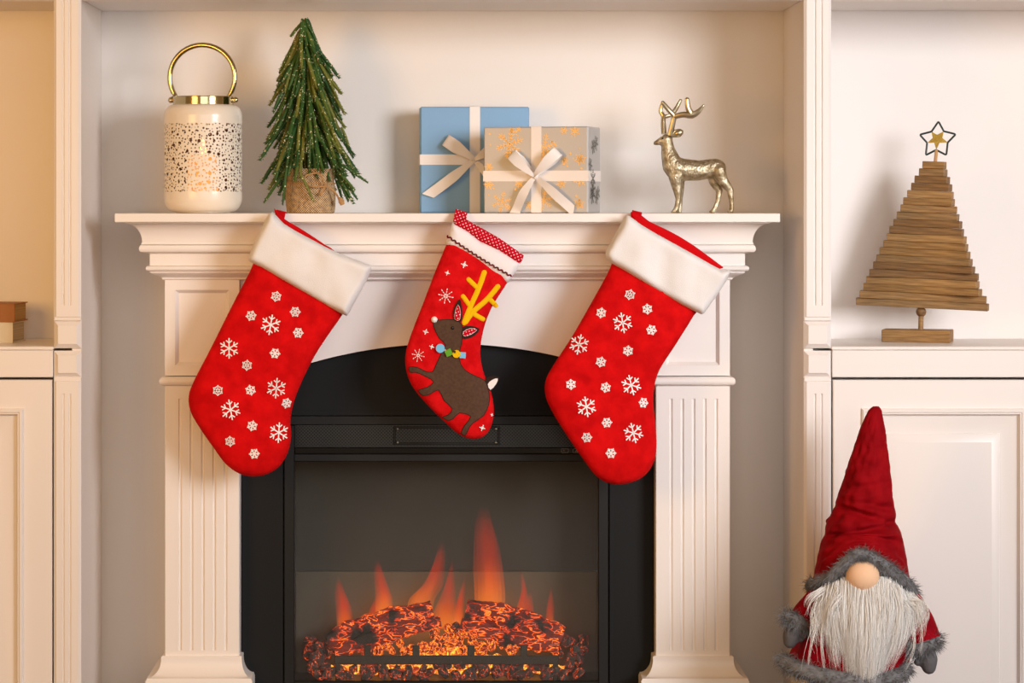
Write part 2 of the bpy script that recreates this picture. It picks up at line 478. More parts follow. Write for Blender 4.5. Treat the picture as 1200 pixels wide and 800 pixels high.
def leg(x0, x1):
    # recessed bevelled panel block
    prof = [(0, LY), (12*u, LY), (16*u, LY+.0085), (16.5*u, LY+.0085)]
    e = 12*u
    # ring with independent margins: build frame then recess
    mk('panel_block', rect_rings(x0, x1, zl(440), zl(327.6), prof, back=MB_), M_mantel, mt, angle=15)
    bd = []
    zc, r = zl(446.5), 5.6*u
    for k in range(11):
        a = -PI/2 + PI*k/10; bd.append((r*math.cos(a)*1.1, zc + r*math.sin(a)))
    V, Fc = [], []
    for off, z in bd:
        V += [Vector((x0-off, MB_, z)), Vector((x0-off, LY-off, z)), Vector((x1+off, LY-off, z)), Vector((x1+off, MB_, z))]
    for k in range(len(bd)-1):
        for i in range(4):
            j = (i+1) % 4; Fc.append((4*k+i, 4*k+j, 4*k+4+j, 4*k+4+i))
    Fc += [(3, 2, 1, 0), tuple(4*(len(bd)-1)+i for i in range(4))]
    mk('band_moulding', (V, Fc), M_mantel, mt)
    w = x1-x0; ff = [x0 + w*f for f in (0.205, 0.3575, 0.51, 0.6625, 0.815)]
    fp = [(x0, MB_), (x0, LY+.001), (x0+.001, LY)]
    for c in ff:
        for k in range(7):
            a = PI*k/6; fp.append((c - .0032*math.cos(a), LY + .0035*math.sin(a)))
    fp += [(x1-.001, LY), (x1, LY+.001), (x1, MB_)]
    pp = [(x0, MB_), (x0, LY+.001), (x0+.001, LY), (x1-.001, LY), (x1, LY+.001), (x1, MB_)]
    sh = join(prism_xy(fp, zl(762), zl(467)), prism_xy(pp, zl(467)-1e-5, zl(452)), prism_xy(pp, zl(768), zl(762)+1e-5))
    mk('fluted_shaft', sh, M_mantel, mt, angle=25)
    # plinth with coved top
    pl = [(3*u, zl(768)), (4*u, zl(769)), (4*u, zl(772))]
    for k in range(9):
        a = PI/2*k/8
        pl.append((4*u + 15*u*(1-math.cos(a)), zl(772.5) - 19*u*math.sin(a)))
    pl += [(20.5*u, zl(795)), (20.5*u, 0.05), (24*u, 0.046), (24*u, 0.0)]
    V, Fc = [], []
    for off, z in pl:
        V += [Vector((x0-off, MB_, z)), Vector((x0-off, LY-off, z)), Vector((x1+off*.8, LY-off, z)), Vector((x1+off*.8, MB_, z))]
    if x0 > 0:
        V = []
        for off, z in pl:
            V += [Vector((x0-off*.9, MB_, z)), Vector((x0-off*.9, LY-off, z)), Vector((x1+off, LY-off, z)), Vector((x1+off, MB_, z))]
    for k in range(len(pl)-1):
        for i in range(4):
            j = (i+1) % 4; Fc.append((4*k+i, 4*k+4+i, 4*k+4+j, 4*k+j))
    Fc += [(0, 1, 2, 3), tuple(4*(len(pl)-1)+i for i in (3, 2, 1, 0))]
    mk('plinth', (V, Fc), M_mantel, mt, angle=28)
xil, xir = XP(280.5, LY), XP(768.5, LY)
leg(xl, xil); leg(xir, xr)
# arched header board
HY = .092
def arch(px, y): 
    dx = px - 524.0
    return 402.5 + 575 - math.sqrt(575**2 - dx*dx)
pts = [(xil+.0008, zl(327.7)), (xir-.0008, zl(327.7))]
N = 36
xs = [XP(280.5, LY)+.0008 + (xir-xil-.0016)*k/N for k in range(N+1)]
ap = []
for x in xs:
    px = VX + x/S(HY); ap.append((x, ZP(arch(px, HY), HY)))
V, Fc = [], []
for x, z in ap:
    V += [Vector((x, HY, zl(327.7))), Vector((x, HY, z)), Vector((x, HY+.016, z)), Vector((x, HY+.016, zl(327.7)))]
for k in range(N):
    for i in range(4):
        j = (i+1) % 4; Fc.append((4*k+i, 4*k+j, 4*k+4+j, 4*k+4+i))
Fc += [(3, 2, 1, 0), tuple(4*N+i for i in range(4))]
mk('header_board', (V, [tuple(f) for f in Fc]), M_mantel, mt)

# ------------------------------------------------------------------ electric fireplace insert
IY = 0.120
fi = thing('electric_fireplace', 'black electric fireplace insert with glowing logs behind its glass front', 'fireplace', (0.008, .2, 0))
z_ = lambda py, y=IY: ZP(py, y)
x_ = lambda px, y=IY: XP(px, y)
ixl, ixr = xil+.001, xir-.001
V, Fc = [], []
xs = [ixl + (ixr-ixl)*k/N for k in range(N+1)]
for x in xs:
    V += [Vector((x, IY, z_(486.5))), Vector((x, IY+.006, z_(486.5))), Vector((x, IY+.006, z_(400))), Vector((x, IY, z_(400)))]
for k in range(N):
    for i in range(4):
        j = (i+1) % 4; Fc.append((4*k+j, 4*k+i, 4*k+4+i, 4*k+4+j))
Fc += [(0, 1, 2, 3), tuple(4*N+i for i in (3, 2, 1, 0))]
mk('arch_plate', (V, Fc), M_black, fi)
xa, xb = x_(333), x_(713)                     # bezel outer
mk('side_plate', box(ixl, xa-.0015, IY, IY+.006, 0.0, z_(487.2), .001), M_black, fi)
mk('side_plate', box(xb+.0015, ixr, IY, IY+.006, 0.0, z_(487.2), .001), M_black, fi)
mk('gap_plate', box(ixl, ixr, IY+.0065, IY+.0085, 0.0, z_(802), 0), M_black, fi)
mk('upper_rail', box(xa, xb, IY-.002, IY+.006, z_(497.5), z_(487.2), .001), M_black2, fi)
# bezel
for nm, g in (('bezel', join(box(xa, x_(345), IY-.004, IY+.006, z_(806), z_(498), .0015), box(x_(701), xb, IY-.004, IY+.006, z_(806), z_(498), .0015),
                             box(x_(345)-.0005, x_(701)+.0005, IY-.004, IY+.006, z_(540.5), z_(531.5), .0015), box(x_(345)-.0005, x_(701)+.0005, IY-.004, IY+.006, z_(806), z_(797.5), .0015))),):
    mk(nm, g, M_black2, fi)
mk('lower_plate', box(xa, xb, IY-.001, IY+.006, 0.0, z_(806.5), .001), M_black, fi)
# grille with real punched-metal relief
g = nt = None
def grille_mat():
    m = mat('punched_steel', (34, 34, 33), 0.35, metal=0.6)
    nt = m.node_tree; b = nt.nodes['Principled BSDF']
    tc = nt.nodes.new('ShaderNodeTexCoord'); mp = nt.nodes.new('ShaderNodeMapping'); mp.inputs['Rotation'].default_value = (0, PI/4, 0)
    mp.inputs['Scale'].default_value = (240, 240, 240)
    nt.links.new(tc.outputs['Object'], mp.inputs[0])
    ck = nt.nodes.new('ShaderNodeTexVoronoi'); ck.inputs['Randomness'].default_value = 0.0; ck.inputs['Scale'].default_value = 1
    nt.links.new(mp.outputs[0], ck.inputs['Vector'])
    r = nt.nodes.new('ShaderNodeValToRGB'); r.color_ramp.elements[0].position = .38; r.color_ramp.elements[1].position = .48
    r.color_ramp.elements[0].color = (0.002, 0.002, 0.002, 1); r.color_ramp.elements[1].color = (0.035, 0.034, 0.03, 1)
    nt.links.new(ck.outputs['Distance'], r.inputs[0]); nt.links.new(r.outputs[0], b.inputs['Base Color'])
    return m
M_grille = grille_mat()
mk('vent_grille', box(x_(345.5), x_(700.5), IY+.002, IY+.004, z_(524), z_(498)), M_grille, fi)
mk('vent_frame', join(box(x_(461), x_(586), IY-.001, IY+.0018, z_(502), z_(499.5), .0008), box(x_(461), x_(586), IY-.001, IY+.0018, z_(521), z_(518.5), .0008),
                      box(x_(461), x_(463.5), IY-.001, IY+.0018, z_(518.6), z_(501.9), .0008), box(x_(583.5), x_(586), IY-.001, IY+.0018, z_(518.6), z_(501.9), .0008)), M_black2, fi)
scr = mesh_of('screw', sphere((0, 0, 0), .0022, 8, (1, .6, 1)), mat('screw_steel', (150, 145, 130), .3, metal=1))
for sx_, sy_ in ((466, 502.5), (581, 502.5), (466, 518.5), (581, 518.5)):
    inst('screw', scr, fi, Matrix.Translation(P(sx_, sy_, IY-.0015)))
mk('control_strip', box(x_(345.5), x_(700.5), IY-.0015, IY+.004, z_(531.3), z_(524.3), .0008), M_gloss, fi)
M_icon = mat('icon_print', (120, 125, 128), .5)
for cx in (662, 675.5):
    a, b_ = x_(cx-4.2), x_(cx+4.2); zz0, zz1 = z_(530.2), z_(525.4); y0 = IY-.0019; w = .0006
    gg = [box(a, b_, y0, y0+.0003, zz1-w, zz1), box(a, b_, y0, y0+.0003, zz0, zz0+w), box(a, a+w, y0, y0+.0003, zz0, zz1), box(b_-w, b_, y0, y0+.0003, zz0, zz1)]
    mz = (zz0+zz1)/2
    if cx < 670: gg += [box(a+.003, a+.0065, y0, y0+.0003, mz-.0003, mz+.0003), box(a+.003, a+.0036, y0, y0+.0003, mz, mz+.0018)]
    else: gg += [box(a+.003, a+.0095, y0, y0+.0003, mz-.0018, mz-.0012), box(a+.0045, a+.0051, y0, y0+.0003, mz-.0015, mz+.0005), box(a+.0074, a+.008, y0, y0+.0003, mz-.0015, mz+.0005), box(a+.006, a+.0066, y0, y0+.0003, mz-.0015, mz+.0018)]
    mk('button_icon', join(*gg), M_icon, fi, smooth=False)
# firebox interior
BX = 0.245
M_reflect = mat('reflection_grey', (92, 88, 78), 0.6, var=(6, 0.2), bump=(40, 0.1))
M_inside2 = mat('firebox_dark', (52, 51, 47), 0.5, var=(5, 0.2))
i0, i1, zb0, zb1 = x_(345)-.004, x_(701)+.004, z_(800), z_(538)
mk('firebox_floor', box(i0, i1, IY+.009, BX, zb0-.01, zb0), M_inside2, fi)
mk('firebox_roof', box(i0, i1, IY+.009, BX, zb1, zb1+.008), M_inside2, fi)
mk('firebox_side', box(i0-.008, i0, IY+.009, BX, zb0, zb1), M_inside2, fi)
mk('firebox_side', box(i1, i1+.008, IY+.009, BX, zb0, zb1), M_inside2, fi)
mk('flame_screen', box(i0, i1, BX-.008, BX, ZP(668, BX), zb1), M_inside2, fi)
mk('reflection_panel', box(i0, i1, BX-.010, BX, zb0, ZP(668.5, BX), .001), M_reflect, fi)  # added panel; its lighter grey paints the room's reflection in the glass
def glass_mat():
    m = bpy.data.materials.new('fireplace_glass'); m.use_nodes = True; nt = m.node_tree; nt.nodes.clear()
    o = nt.nodes.new('ShaderNodeOutputMaterial'); mx = nt.nodes.new('ShaderNodeMixShader')
    tr = nt.nodes.new('ShaderNodeBsdfTransparent'); tr.inputs[0].default_value = (.92, .91, .88, 1)
    gl = nt.nodes.new('ShaderNodeBsdfGlossy'); gl.inputs['Roughness'].default_value = .03
    mx.inputs[0].default_value = .035
    nt.links.new(tr.outputs[0], mx.inputs[1]); nt.links.new(gl.outputs[0], mx.inputs[2]); nt.links.new(mx.outputs[0], o.inputs[0])
    return m
mk('glass_pane', box(x_(345)+.0003, x_(701)-.0003, IY+.001, IY+.003, z_(797), z_(541)), glass_mat(), fi)

# --- logs, coals, grate, flames
def ember_mat(name, base, glow_lo, glow_hi, scale, width, cover, strength, stretch=(1, 1, 1), nsc=16, wash=0.15):
    """charred resin with glowing squiggly cracks (contours of a fractal noise)"""
    m = mat(name, base, 0.75, bump=(scale*2.2, .8, .004)); nt = m.node_tree; b = nt.nodes['Principled BSDF']
    N = nt.nodes.new; L = nt.links.new
    def math_(op, x, y=None, z=None):
        n = N('ShaderNodeMath'); n.operation = op
        for k, v in enumerate((x, y, z)):
            if v is None: continue
            if isinstance(v, (int, float)): n.inputs[k].default_value = v
            else: L(v, n.inputs[k])
        return n.outputs[0]
    tc = N('ShaderNodeTexCoord'); mp = N('ShaderNodeMapping'); mp.inputs['Scale'].default_value = stretch
    L(tc.outputs['Object'], mp.inputs[0])
    n = N('ShaderNodeTexNoise'); n.inputs['Scale'].default_value = scale; n.inputs['Detail'].default_value = 2.5; n.inputs['Distortion'].default_value = .6
    L(mp.outputs[0], n.inputs['Vector'])
    d = math_('ABSOLUTE', math_('SUBTRACT', n.outputs['Fac'], .5))
    ln_ = N('ShaderNodeMapRange'); ln_.inputs[1].default_value = 0; ln_.inputs[2].default_value = width; ln_.inputs[3].default_value = 1; ln_.inputs[4].default_value = 0
    L(d, ln_.inputs[0])
    n2 = N('ShaderNodeTexNoise'); n2.inputs['Scale'].default_value = nsc; n2.inputs['Detail'].default_value = 2
    L(tc.outputs['Object'], n2.inputs['Vector'])
    mk_ = N('ShaderNodeMapRange'); mk_.inputs[1].default_value = .62-cover*.3; mk_.inputs[2].default_value = .78-cover*.3
    L(n2.outputs['Fac'], mk_.inputs[0])
    g = math_('MULTIPLY', math_('MULTIPLY_ADD', math_('MULTIPLY', ln_.outputs[0], ln_.outputs[0]), 1-wash, wash), mk_.outputs[0])
    cr_ = N('ShaderNodeValToRGB'); cr_.color_ramp.elements[0].color = glow_lo; cr_.color_ramp.elements[1].color = glow_hi
    cr_.color_ramp.elements[0].position = .15
    L(g, cr_.inputs[0]); L(cr_.outputs[0], b.inputs['Emission Color']); L(math_('MULTIPLY', g, strength), b.inputs['Emission Strength'])
    return m
RED, ORG, YEL = (1, .035, .004, 1), (1, .22, .02, 1), (1, .55, .06, 1)
M_log = ember_mat('ember_log', (46, 42, 40), RED, ORG, 75, .050, .80, 2.8, (.6, 1, 1.25), nsc=22, wash=.06)
M_coal = ember_mat('ember_coal', (62, 61, 60), RED, ORG, 1.2, .045, .5, 2.0, nsc=.8, wash=.02)
M_hot = ember_mat('hot_coal', (44, 26, 20), RED, (1, .34, .03, 1), 1.5, .11, .95, 2.3, nsc=.8, wash=.12)
M_bed = ember_mat('ember_bed', (60, 26, 14), RED, YEL, 90, .12, 1.1, 2.2, nsc=26, wash=.30)
def log(pts, rads, seed, name='log'):
    """gnarled log along 3D points"""
    c = cr(pts, 7, closed=False); n = len(c)
    rr = [np.interp(k/(n-1), np.linspace(0, 1, len(rads)), rads) for k in range(n)]
    V, Fc = tube(c, rr, 22)
    out = []
    for i, v in enumerate(V):
        k = i // 22; ctr = c[min(k, n-1)]; d = v - ctr
        f = 1 + .30*nz(v.x+seed, v.y, v.z, 38) + .16*nz(v.x, v.y+seed, v.z, 100) + .07*math.sin((i % 22)*2*PI/22*5 + k*.35)
        out.append(ctr + d*f)
    return out, Fc
def logp(px, py, y): return P(px, py, y)
mk('log', log([logp(384, 752, .165), logp(420, 737, .168), logp(460, 727, .172), logp(507, 716, .178)], [.017, .021, .0215, .021, .018], 3), M_log, fi, angle=60)
mk('log', log([logp(392, 763, .150), logp(440, 749, .155), logp(480, 736, .16), logp(516, 729, .168)], [.012, .0145, .0145, .013, .0115], 9), M_log, fi, angle=60)
mk('log', log([logp(546, 715, .175), logp(585, 722, .17), logp(625, 733, .166), logp(660, 744, .162)], [.019, .0235, .023, .021, .016], 5), M_log, fi, angle=60)
mk('log', log([logp(540, 732, .168), logp(575, 742, .16), logp(620, 752, .155), logp(655, 757, .150)], [.012, .015, .015, .013, .011], 21), M_log, fi, angle=60)
# ember bed
V, Fc = [], []
nx, ny = 90, 26
for j in range(ny+1):
    for i in range(nx+1):
        y = IY+.022 + (.085)*j/ny; px = 388 + 276*i/nx
        fx = 1-abs(2*i/nx-1)**4
        hgt = .012 + .026*math.sin(PI*min(1, j/ny*1.15))*fx + .016*math.exp(-((px-528)/32)**2)*math.sin(PI*j/ny) + .006*nz(px*.05, y*60, 1.7, 1.9) + .004*nz(px*.17, y*170, 4.2, 1.5)
        x = XP(px, y); V.append(Vector((x, y, zb0 + max(.002, hgt))))
for j in range(ny):
    for i in range(nx):
        a = j*(nx+1)+i; Fc.append((a, a+1, a+nx+2, a+nx+1))
o = mk('ember_bed', (V, Fc), M_bed, fi, angle=60); o['kind'] = 'stuff'
# coals
def coal_mesh(seed):
    V, Fc = sphere((0, 0, 0), 1, 10)
    return mesh_of('coal', ([v*(1 + .45*nz(v.x+seed, v.y, v.z, 1.3) + .2*nz(v.x, v.y+seed, v.z, 3.1)) for v in V], Fc), M_coal, 30)
CM = [coal_mesh(k*3.7) for k in range(6)]
HM = [me.copy() for me in CM]
for me in HM: me.materials[0] = M_hot; me.name = 'hot_coal'
random.seed(11)
spots = []
for k in range(24):
    spots.append((372 + k*13.2 + random.uniform(-4, 4), 789 + random.uniform(-3, 3), IY+.014 + random.uniform(0, .012), random.uniform(.0095, .0135)))
for k in range(22):
    spots.append((368 + k*14.2 + random.uniform(-4, 4), 781 + random.uniform(-3, 4), IY+.026 + random.uniform(0, .01), random.uniform(.008, .0125)))
for k in range(12):
    spots.append((366 + random.uniform(-7, 26), 757 + random.uniform(-7, 18), IY+.03 + random.uniform(0, .04), random.uniform(.009, .014)))
    spots.append((660 + random.uniform(-6, 28), 757 + random.uniform(-6, 18), IY+.03 + random.uniform(0, .04), random.uniform(.009, .014)))
hot = []
for k in range(34):
    hot.append((396 + k*7.8 + random.uniform(-4, 4), 758 + random.uniform(-7, 7), IY+.030 + random.uniform(0, .014), random.uniform(.0075, .0125)))
for k in range(16):
    hot.append((500 + random.uniform(0, 54), 744 + random.uniform(-6, 6), IY+.04 + random.uniform(0, .02), random.uniform(.007, .011)))
for k in range(5):
    spots.append((514 + random.uniform(-6, 30), 738 + random.uniform(-6, 18), IY+.035 + random.uniform(0, .02), random.uniform(.006, .011)))
for px, py, y, r, pool, nm in [(*q_, CM, 'coal') for q_ in spots] + [(*q_, HM, 'hot_coal') for q_ in hot]:
    M = Matrix.Translation(P(px, py, y)) @ __import__('mathutils').Euler((random.uniform(0, 6), random.uniform(0, 6), random.uniform(0, 6))).to_matrix().to_4x4() @ Matrix.Diagonal((r*1.25, r*.8, r*.85, 1))
    inst(nm, random.choice(pool), fi, M)
# grate
GY = IY+.016
M_grate = mat('grate_iron', (52, 46, 40), .6)
gr = [box(XP(392, GY), XP(655, GY), GY, GY+.006, ZP(778.5, GY), ZP(768, GY), .0012)]
for cx in (430.5, 487.5, 552, 614): gr.append(box(XP(cx-4.2, GY), XP(cx+4.2, GY), GY+.0003, GY+.0055, ZP(769, GY), ZP(756, GY), .001))
for cx in (396, 651): gr.append(box(XP(cx-3, GY), XP(cx+3, GY), GY+.001, GY+.0055, zb0, ZP(778, GY), .001))
mk('grate', join(*gr), M_grate, fi)
# flames: solid tongues that thin out towards the tip
def flame_mat():
    m = bpy.data.materials.new('flame'); m.use_nodes = True; nt = m.node_tree; nt.nodes.clear()
    o = nt.nodes.new('ShaderNodeOutputMaterial'); mx = nt.nodes.new('ShaderNodeMixShader')
    tr = nt.nodes.new('ShaderNodeBsdfTransparent'); em = nt.nodes.new('ShaderNodeEmission')
    tc = nt.nodes.new('ShaderNodeTexCoord'); sp = nt.nodes.new('ShaderNodeSeparateXYZ'); nt.links.new(tc.outputs['Generated'], sp.inputs[0])
    c = nt.nodes.new('ShaderNodeValToRGB'); e = c.color_ramp.elements
    e[0].position = 0; e[0].color = (1, .24, .025, 1); e[1].position = .5; e[1].color = (1, .045, .006, 1)
    nt.links.new(sp.outputs['Z'], c.inputs[0]); nt.links.new(c.outputs[0], em.inputs[0]); em.inputs[1].default_value = 1.0
    a = nt.nodes.new('ShaderNodeValToRGB'); ee = a.color_ramp.elements
    ee[0].position = 0; ee[0].color = (.30, .30, .30, 1); ee[1].position = .95; ee[1].color = (0, 0, 0, 1)
    x = a.color_ramp.elements.new(.4); x.color = (.10, .10, .10, 1)
    nt.links.new(sp.outputs['Z'], a.inputs[0])
    n = nt.nodes.new('ShaderNodeTexNoise'); n.inputs['Scale'].default_value = 28
    mp = nt.nodes.new('ShaderNodeMapping'); mp.inputs['Scale'].default_value = (1, 1, .3); nt.links.new(tc.outputs['Object'], mp.inputs[0]); nt.links.new(mp.outputs[0], n.inputs['Vector'])
    rr = nt.nodes.new('ShaderNodeMapRange'); rr.inputs[1].default_value = .3; rr.inputs[2].default_value = .65; rr.inputs[3].default_value = .35; rr.inputs[4].default_value = 1.0
    nt.links.new(n.outputs['Fac'], rr.inputs[0])
    mu = nt.nodes.new('ShaderNodeMath'); mu.operation = 'MULTIPLY'; nt.links.new(a.outputs[0], mu.inputs[0]); nt.links.new(rr.outputs[0], mu.inputs[1])
    nt.links.new(mu.outputs[0], mx.inputs[0]); nt.links.new(tr.outputs[0], mx.inputs[1]); nt.links.new(em.outputs[0], mx.inputs[2]); nt.links.new(mx.outputs[0], o.inputs[0])
    return m
M_flame = flame_mat()
def flame(pts, hw, y):
    """pts: pixel path from base to tip, hw: half widths in pixels"""
    path = cr([P(a, b, y) for a, b in pts], 6, closed=False); n = len(path)
    V, Fc = [], []; m = 10
    for sh in (1.25, .95, .65, .35):
        b0 = len(V)
        for k, p in enumerate(path):
            w = np.interp(k/(n-1), np.linspace(0, 1, len(hw)), hw)*S(y)*sh
            q_ = path[0].lerp(p, 1) + (path[-1]-path[0])*0 
            zz_ = path[0].z + (p.z-path[0].z)*(1.12-.3*abs(sh-.65))
            for i in range(m):
                a = 2*PI*i/m; V.append(Vector((p.x + w*math.cos(a), p.y + .55*w*math.sin(a), zz_)))
        for k in range(n-1):
            for i in range(m):
                j = (i+1) % m; Fc.append((b0+k*m+i, b0+k*m+j, b0+(k+1)*m+j, b0+(k+1)*m+i))
    mk('flame', (V, Fc), M_flame, fi, angle=180)
FY = .198
flame([(405, 745), (403, 712), (399, 695), (396, 680)], [7.5, 7.5, 5.5, 2], FY)
flame([(436, 734), (440, 710), (443, 700)], [8, 5, 1], FY+.006)
flame([(450, 720), (450, 700), (446, 680), (442, 660)], [8, 8, 6, 3], FY)
flame([(492, 715), (495, 700), (506, 685), (512, 668), (518, 640)], [12, 12, 10, 7, 3], FY)
flame([(524, 735), (522, 715), (526, 690), (530, 660)], [15, 11, 6, 1], FY+.008)
flame([(536, 738), (539, 706), (545, 680)], [5, 4, .8], FY+.004)
flame([(574, 715), (574, 695), (572, 665), (570, 635), (566, 600)], [14, 14.5, 14, 12, 7], FY)
flame([(602, 740), (612, 706), (614, 690), (610, 670)], [4, 4.5, 3, .8], FY+.004)
flame([(620, 742), (619, 708), (622, 695)], [7, 5, 1], FY)
flame([(643, 744), (645, 708), (646, 690)], [5, 3.5, .8], FY+.004)
fl_ = bpy.data.lights.new('ember_lamp', 'AREA'); fl_.energy = 0.25; fl_.color = (1, .35, .08); fl_.size = .30; fl_.shape = 'RECTANGLE'; fl_.size_y = .03
lo_ = bpy.data.objects.new('ember_lamp', fl_); COL.objects.link(lo_); lo_.location = P(524, 742, .186); lo_.rotation_euler = (PI*.78, 0, 0)
# ------------------------------------------------------------------ snowflake shapes
def bars(lst):
    """flat bars in the xz plane: (x0, z0, x1, z1, half width)"""
    V, Fc = [], []
    for x0, z0, x1, z1, w in lst:
        d = Vector((x1-x0, z1-z0)); d.normalize(); n = Vector((-d.y, d.x))*w; k = len(V)
        V += [Vector((x0-n.x, 0, z0-n.y)), Vector((x1-n.x, 0, z1-n.y)), Vector((x1+n.x, 0, z1+n.y)), Vector((x0+n.x, 0, z0+n.y))]
        Fc.append((k, k+1, k+2, k+3))
    return V, Fc
def flake(branches, w, hub=0.0):
    L = []
    for i in range(6):
        a = PI/2 + i*PI/3; c, s = math.cos(a), math.sin(a)
        L.append((0, 0, c, s, w))
        for at, ln in branches:
            for sg in (-1, 1):
                b = a + sg*PI/3.6
                L.append((c*at, s*at, c*at + math.cos(b)*ln, s*at + math.sin(b)*ln, w*.9))
    if hub:
        for i in range(6):
            a, b = i*PI/3, (i+1)*PI/3; L.append((hub*math.cos(a), hub*math.sin(a), hub*math.cos(b), hub*math.sin(b), w*.8))
    return bars(L)
M_print = mat('white_print', (246, 242, 240), .6)
ME_big = mesh_of('snowflake', flake([(.52, .38)], .062), M_print, smooth=False)
ME_small = mesh_of('snowflake', flake([(.50, .40)], .115), M_print, smooth=False)
def on_surface(front, px, py, y, r, spin, off=.0019):
    p = P(px, py, y); x, z = p.x, p.z; e = .006
    f0 = front(x, z); nx_ = (front(x+e, z)-front(x-e, z))/(2*e); nz_ = (front(x, z+e)-front(x, z-e))/(2*e)
    n = Vector((nx_, -1, nz_)).normalized()                      # towards the room
    xa = Vector((1, nx_, 0)).normalized(); za = xa.cross(-n).normalized() * 1
    if za.z < 0: za = -za
    ya = -n
    R = Matrix((xa, ya, za)).transposed().to_4x4()
    return Matrix.Translation(Vector((x, f0, z)) + n*off) @ R @ Matrix.Rotation(spin, 4, 'Y') @ Matrix.Diagonal((r, r, r, 1))

# ------------------------------------------------------------------ felt stockings
M_felt = mat('red_felt', (222, 14, 16), .9, var=(40, .25), bump=(900, .35, .0015), sheen=.25, rgb2=(196, 6, 10), spec=.1)
M_felt_in = mat('red_felt_lining', (200, 8, 16), .9, bump=(900, .3, .001), sheen=.3, spec=.1)
M_cuff = mat('white_felt', (240, 236, 234), .95, var=(30, .04), bump=(700, .45, .0015), sheen=.2, spec=.1)
SY = -.026
def fuzz(outline, y, L=.0022, step=.0035, seed=1):
    """short stray fibres along a felt edge"""
    rnd = random.Random(seed); it = []
    n = len(outline); c = Vector((sum(p[0] for p in outline)/n, 0, sum(p[1] for p in outline)/n))
    for i in range(n):
        a, b = outline[i], outline[(i+1) % n]; d = Vector((b[0]-a[0], 0, b[1]-a[1])); m = max(1, int(d.length/step))
        nn = Vector((d.z, 0, -d.x)).normalized()
        if nn.dot(Vector((a[0], 0, a[1]))-c) < 0: nn = -nn
        for k in range(m):
            p = Vector((a[0], y + rnd.uniform(-.0015, .0015), a[1])) + d*((k+rnd.random())/m) - nn*.0005
            q = nn*L*rnd.uniform(.4, 1.2) + d.normalized()*rnd.uniform(-.0015, .0015) if d.length > 0 else nn*L
            it.append(([p, p + q*.6, p + q + Vector((0, rnd.uniform(-.001, .001), 0))], .00018))
    return strands(it)
def felt_stocking(label, body, cuff, lining, loop, small, big, seed):
    base = P(body[0][0], 250, SY)
    t = thing('christmas_stocking', label, 'stocking', (base.x, SY, ZP(max(b for a, b in body), SY)))
    wr = lambda x, z: .0055*nz(x+seed, 0, z, 15) + .0016*nz(x*.8+z*.5, seed, z, 40)
    ol = pxo(body, SY, 4)
    g, front = pillow(ol, SY, .019, .05, .0055, back=.35, wrinkle=wr)
    bo = mk('stocking_body', g, M_felt, t, angle=80)
    fz = mk('edge_fuzz', fuzz(ol, SY, seed=seed), M_felt, bo); fz['kind'] = 'stuff'
    CY = SY-.0075
    wc = lambda x, z: .003+.006*nz(x*1.3+seed*2, 1, z, 19)
    g, cf = pillow(pxo(cuff, CY, 0), CY, .0165, .012, .004, back=.75, wrinkle=wc, edge=.005)
    mk('cuff', g, M_cuff, t, angle=80)
    g, _ = pillow(pxo(lining, SY+.004, 2), SY+.004, .004, .01, .004, edge=.0015)
    mk('lining', g, M_felt_in, t, angle=80)
    # hanging loop folded back over the shelf edge
    c = [P(a, b, SY) for a, b in loop]
    pth = [Vector((c[0].x, SY+.002, c[0].z)), Vector(((c[0].x+c[1].x)/2, -.018, (c[0].z+c[1].z)/2)), Vector((c[1].x-.001, -.008, max(c[1].z-.001, ZT+.002))), Vector((c[1].x, -.001, ZT+.0032)), Vector((c[1].x+.001, .012, ZT+.0014)), Vector((c[1].x+.001, .022, ZT+.0009))]
    pth = cr(pth, 4, closed=False)
    mk('hanging_loop', strip(pth, [Vector((.0085, 0, -.002))]*len(pth), .0014), M_felt_in, t)
    rnd = random.Random(seed)
    for px, py in small: inst('snowflake', ME_small, t, on_surface(front, px, py, SY-.02, 6.3*S(SY), rnd.uniform(0, 1)))
    for px, py in big: inst('snowflake', ME_big, t, on_surface(front, px, py, SY-.02, 12*S(SY), rnd.uniform(-.25, .25)))
    return t
Z1 = lambda l: zp(l, 200, 230, 2.352)
felt_stocking('red felt stocking with snowflakes and white cuff hanging below the potted tree',
    Z1([(262, 120), (222, 200), (170, 300), (110, 420), (66, 505), (50, 550), (56, 595), (85, 645), (118, 692), (150, 735), (186, 762), (225, 772), (266, 765), (301, 742), (323, 705), (332, 660), (330, 620), (336, 580), (347, 545), (366, 500), (398, 438), (432, 385), (482, 310), (500, 240), (380, 160)]),
    [(319.5, 248), (323, 252), (332.6, 262), (345, 269.8), (356, 275.8), (368, 282), (379.7, 288.5), (397.8, 297), (416, 304), (434, 310.4), (435.5, 312), (435, 316), (430.4, 327), (420, 346), (407.6, 369), (406.2, 370), (400, 367), (380, 356.5), (357.9, 343.7), (332, 329), (307.2, 313.5), (295, 307.5), (291.3, 305), (291.8, 301), (295.4, 291.2), (301, 278), (309, 262.2), (315, 251)],
    [(321.5, 246), (324, 247), (334, 257), (345, 263.5), (356, 270.2), (368, 278), (380.6, 286.5), (392, 294), (385, 300), (356, 290), (332, 275)],
    Z1([(296, 72), (304, 40)]),
    [(323.7, 347.3), (345.8, 365.2), (294.4, 369.9), (349.2, 389.9), (322.4, 413.7), (289.7, 427.7), (255.3, 457.5), (293.5, 457), (335.2, 472.3), (295.7, 498.7), (269.7, 517), (298.2, 531.4)],
    [(317.3, 380.5), (268.5, 408.1), (323.7, 454.5), (270.2, 480), (326.3, 506.8)], 3)
Z3 = lambda l: zp(l, 620, 230, 2.284)
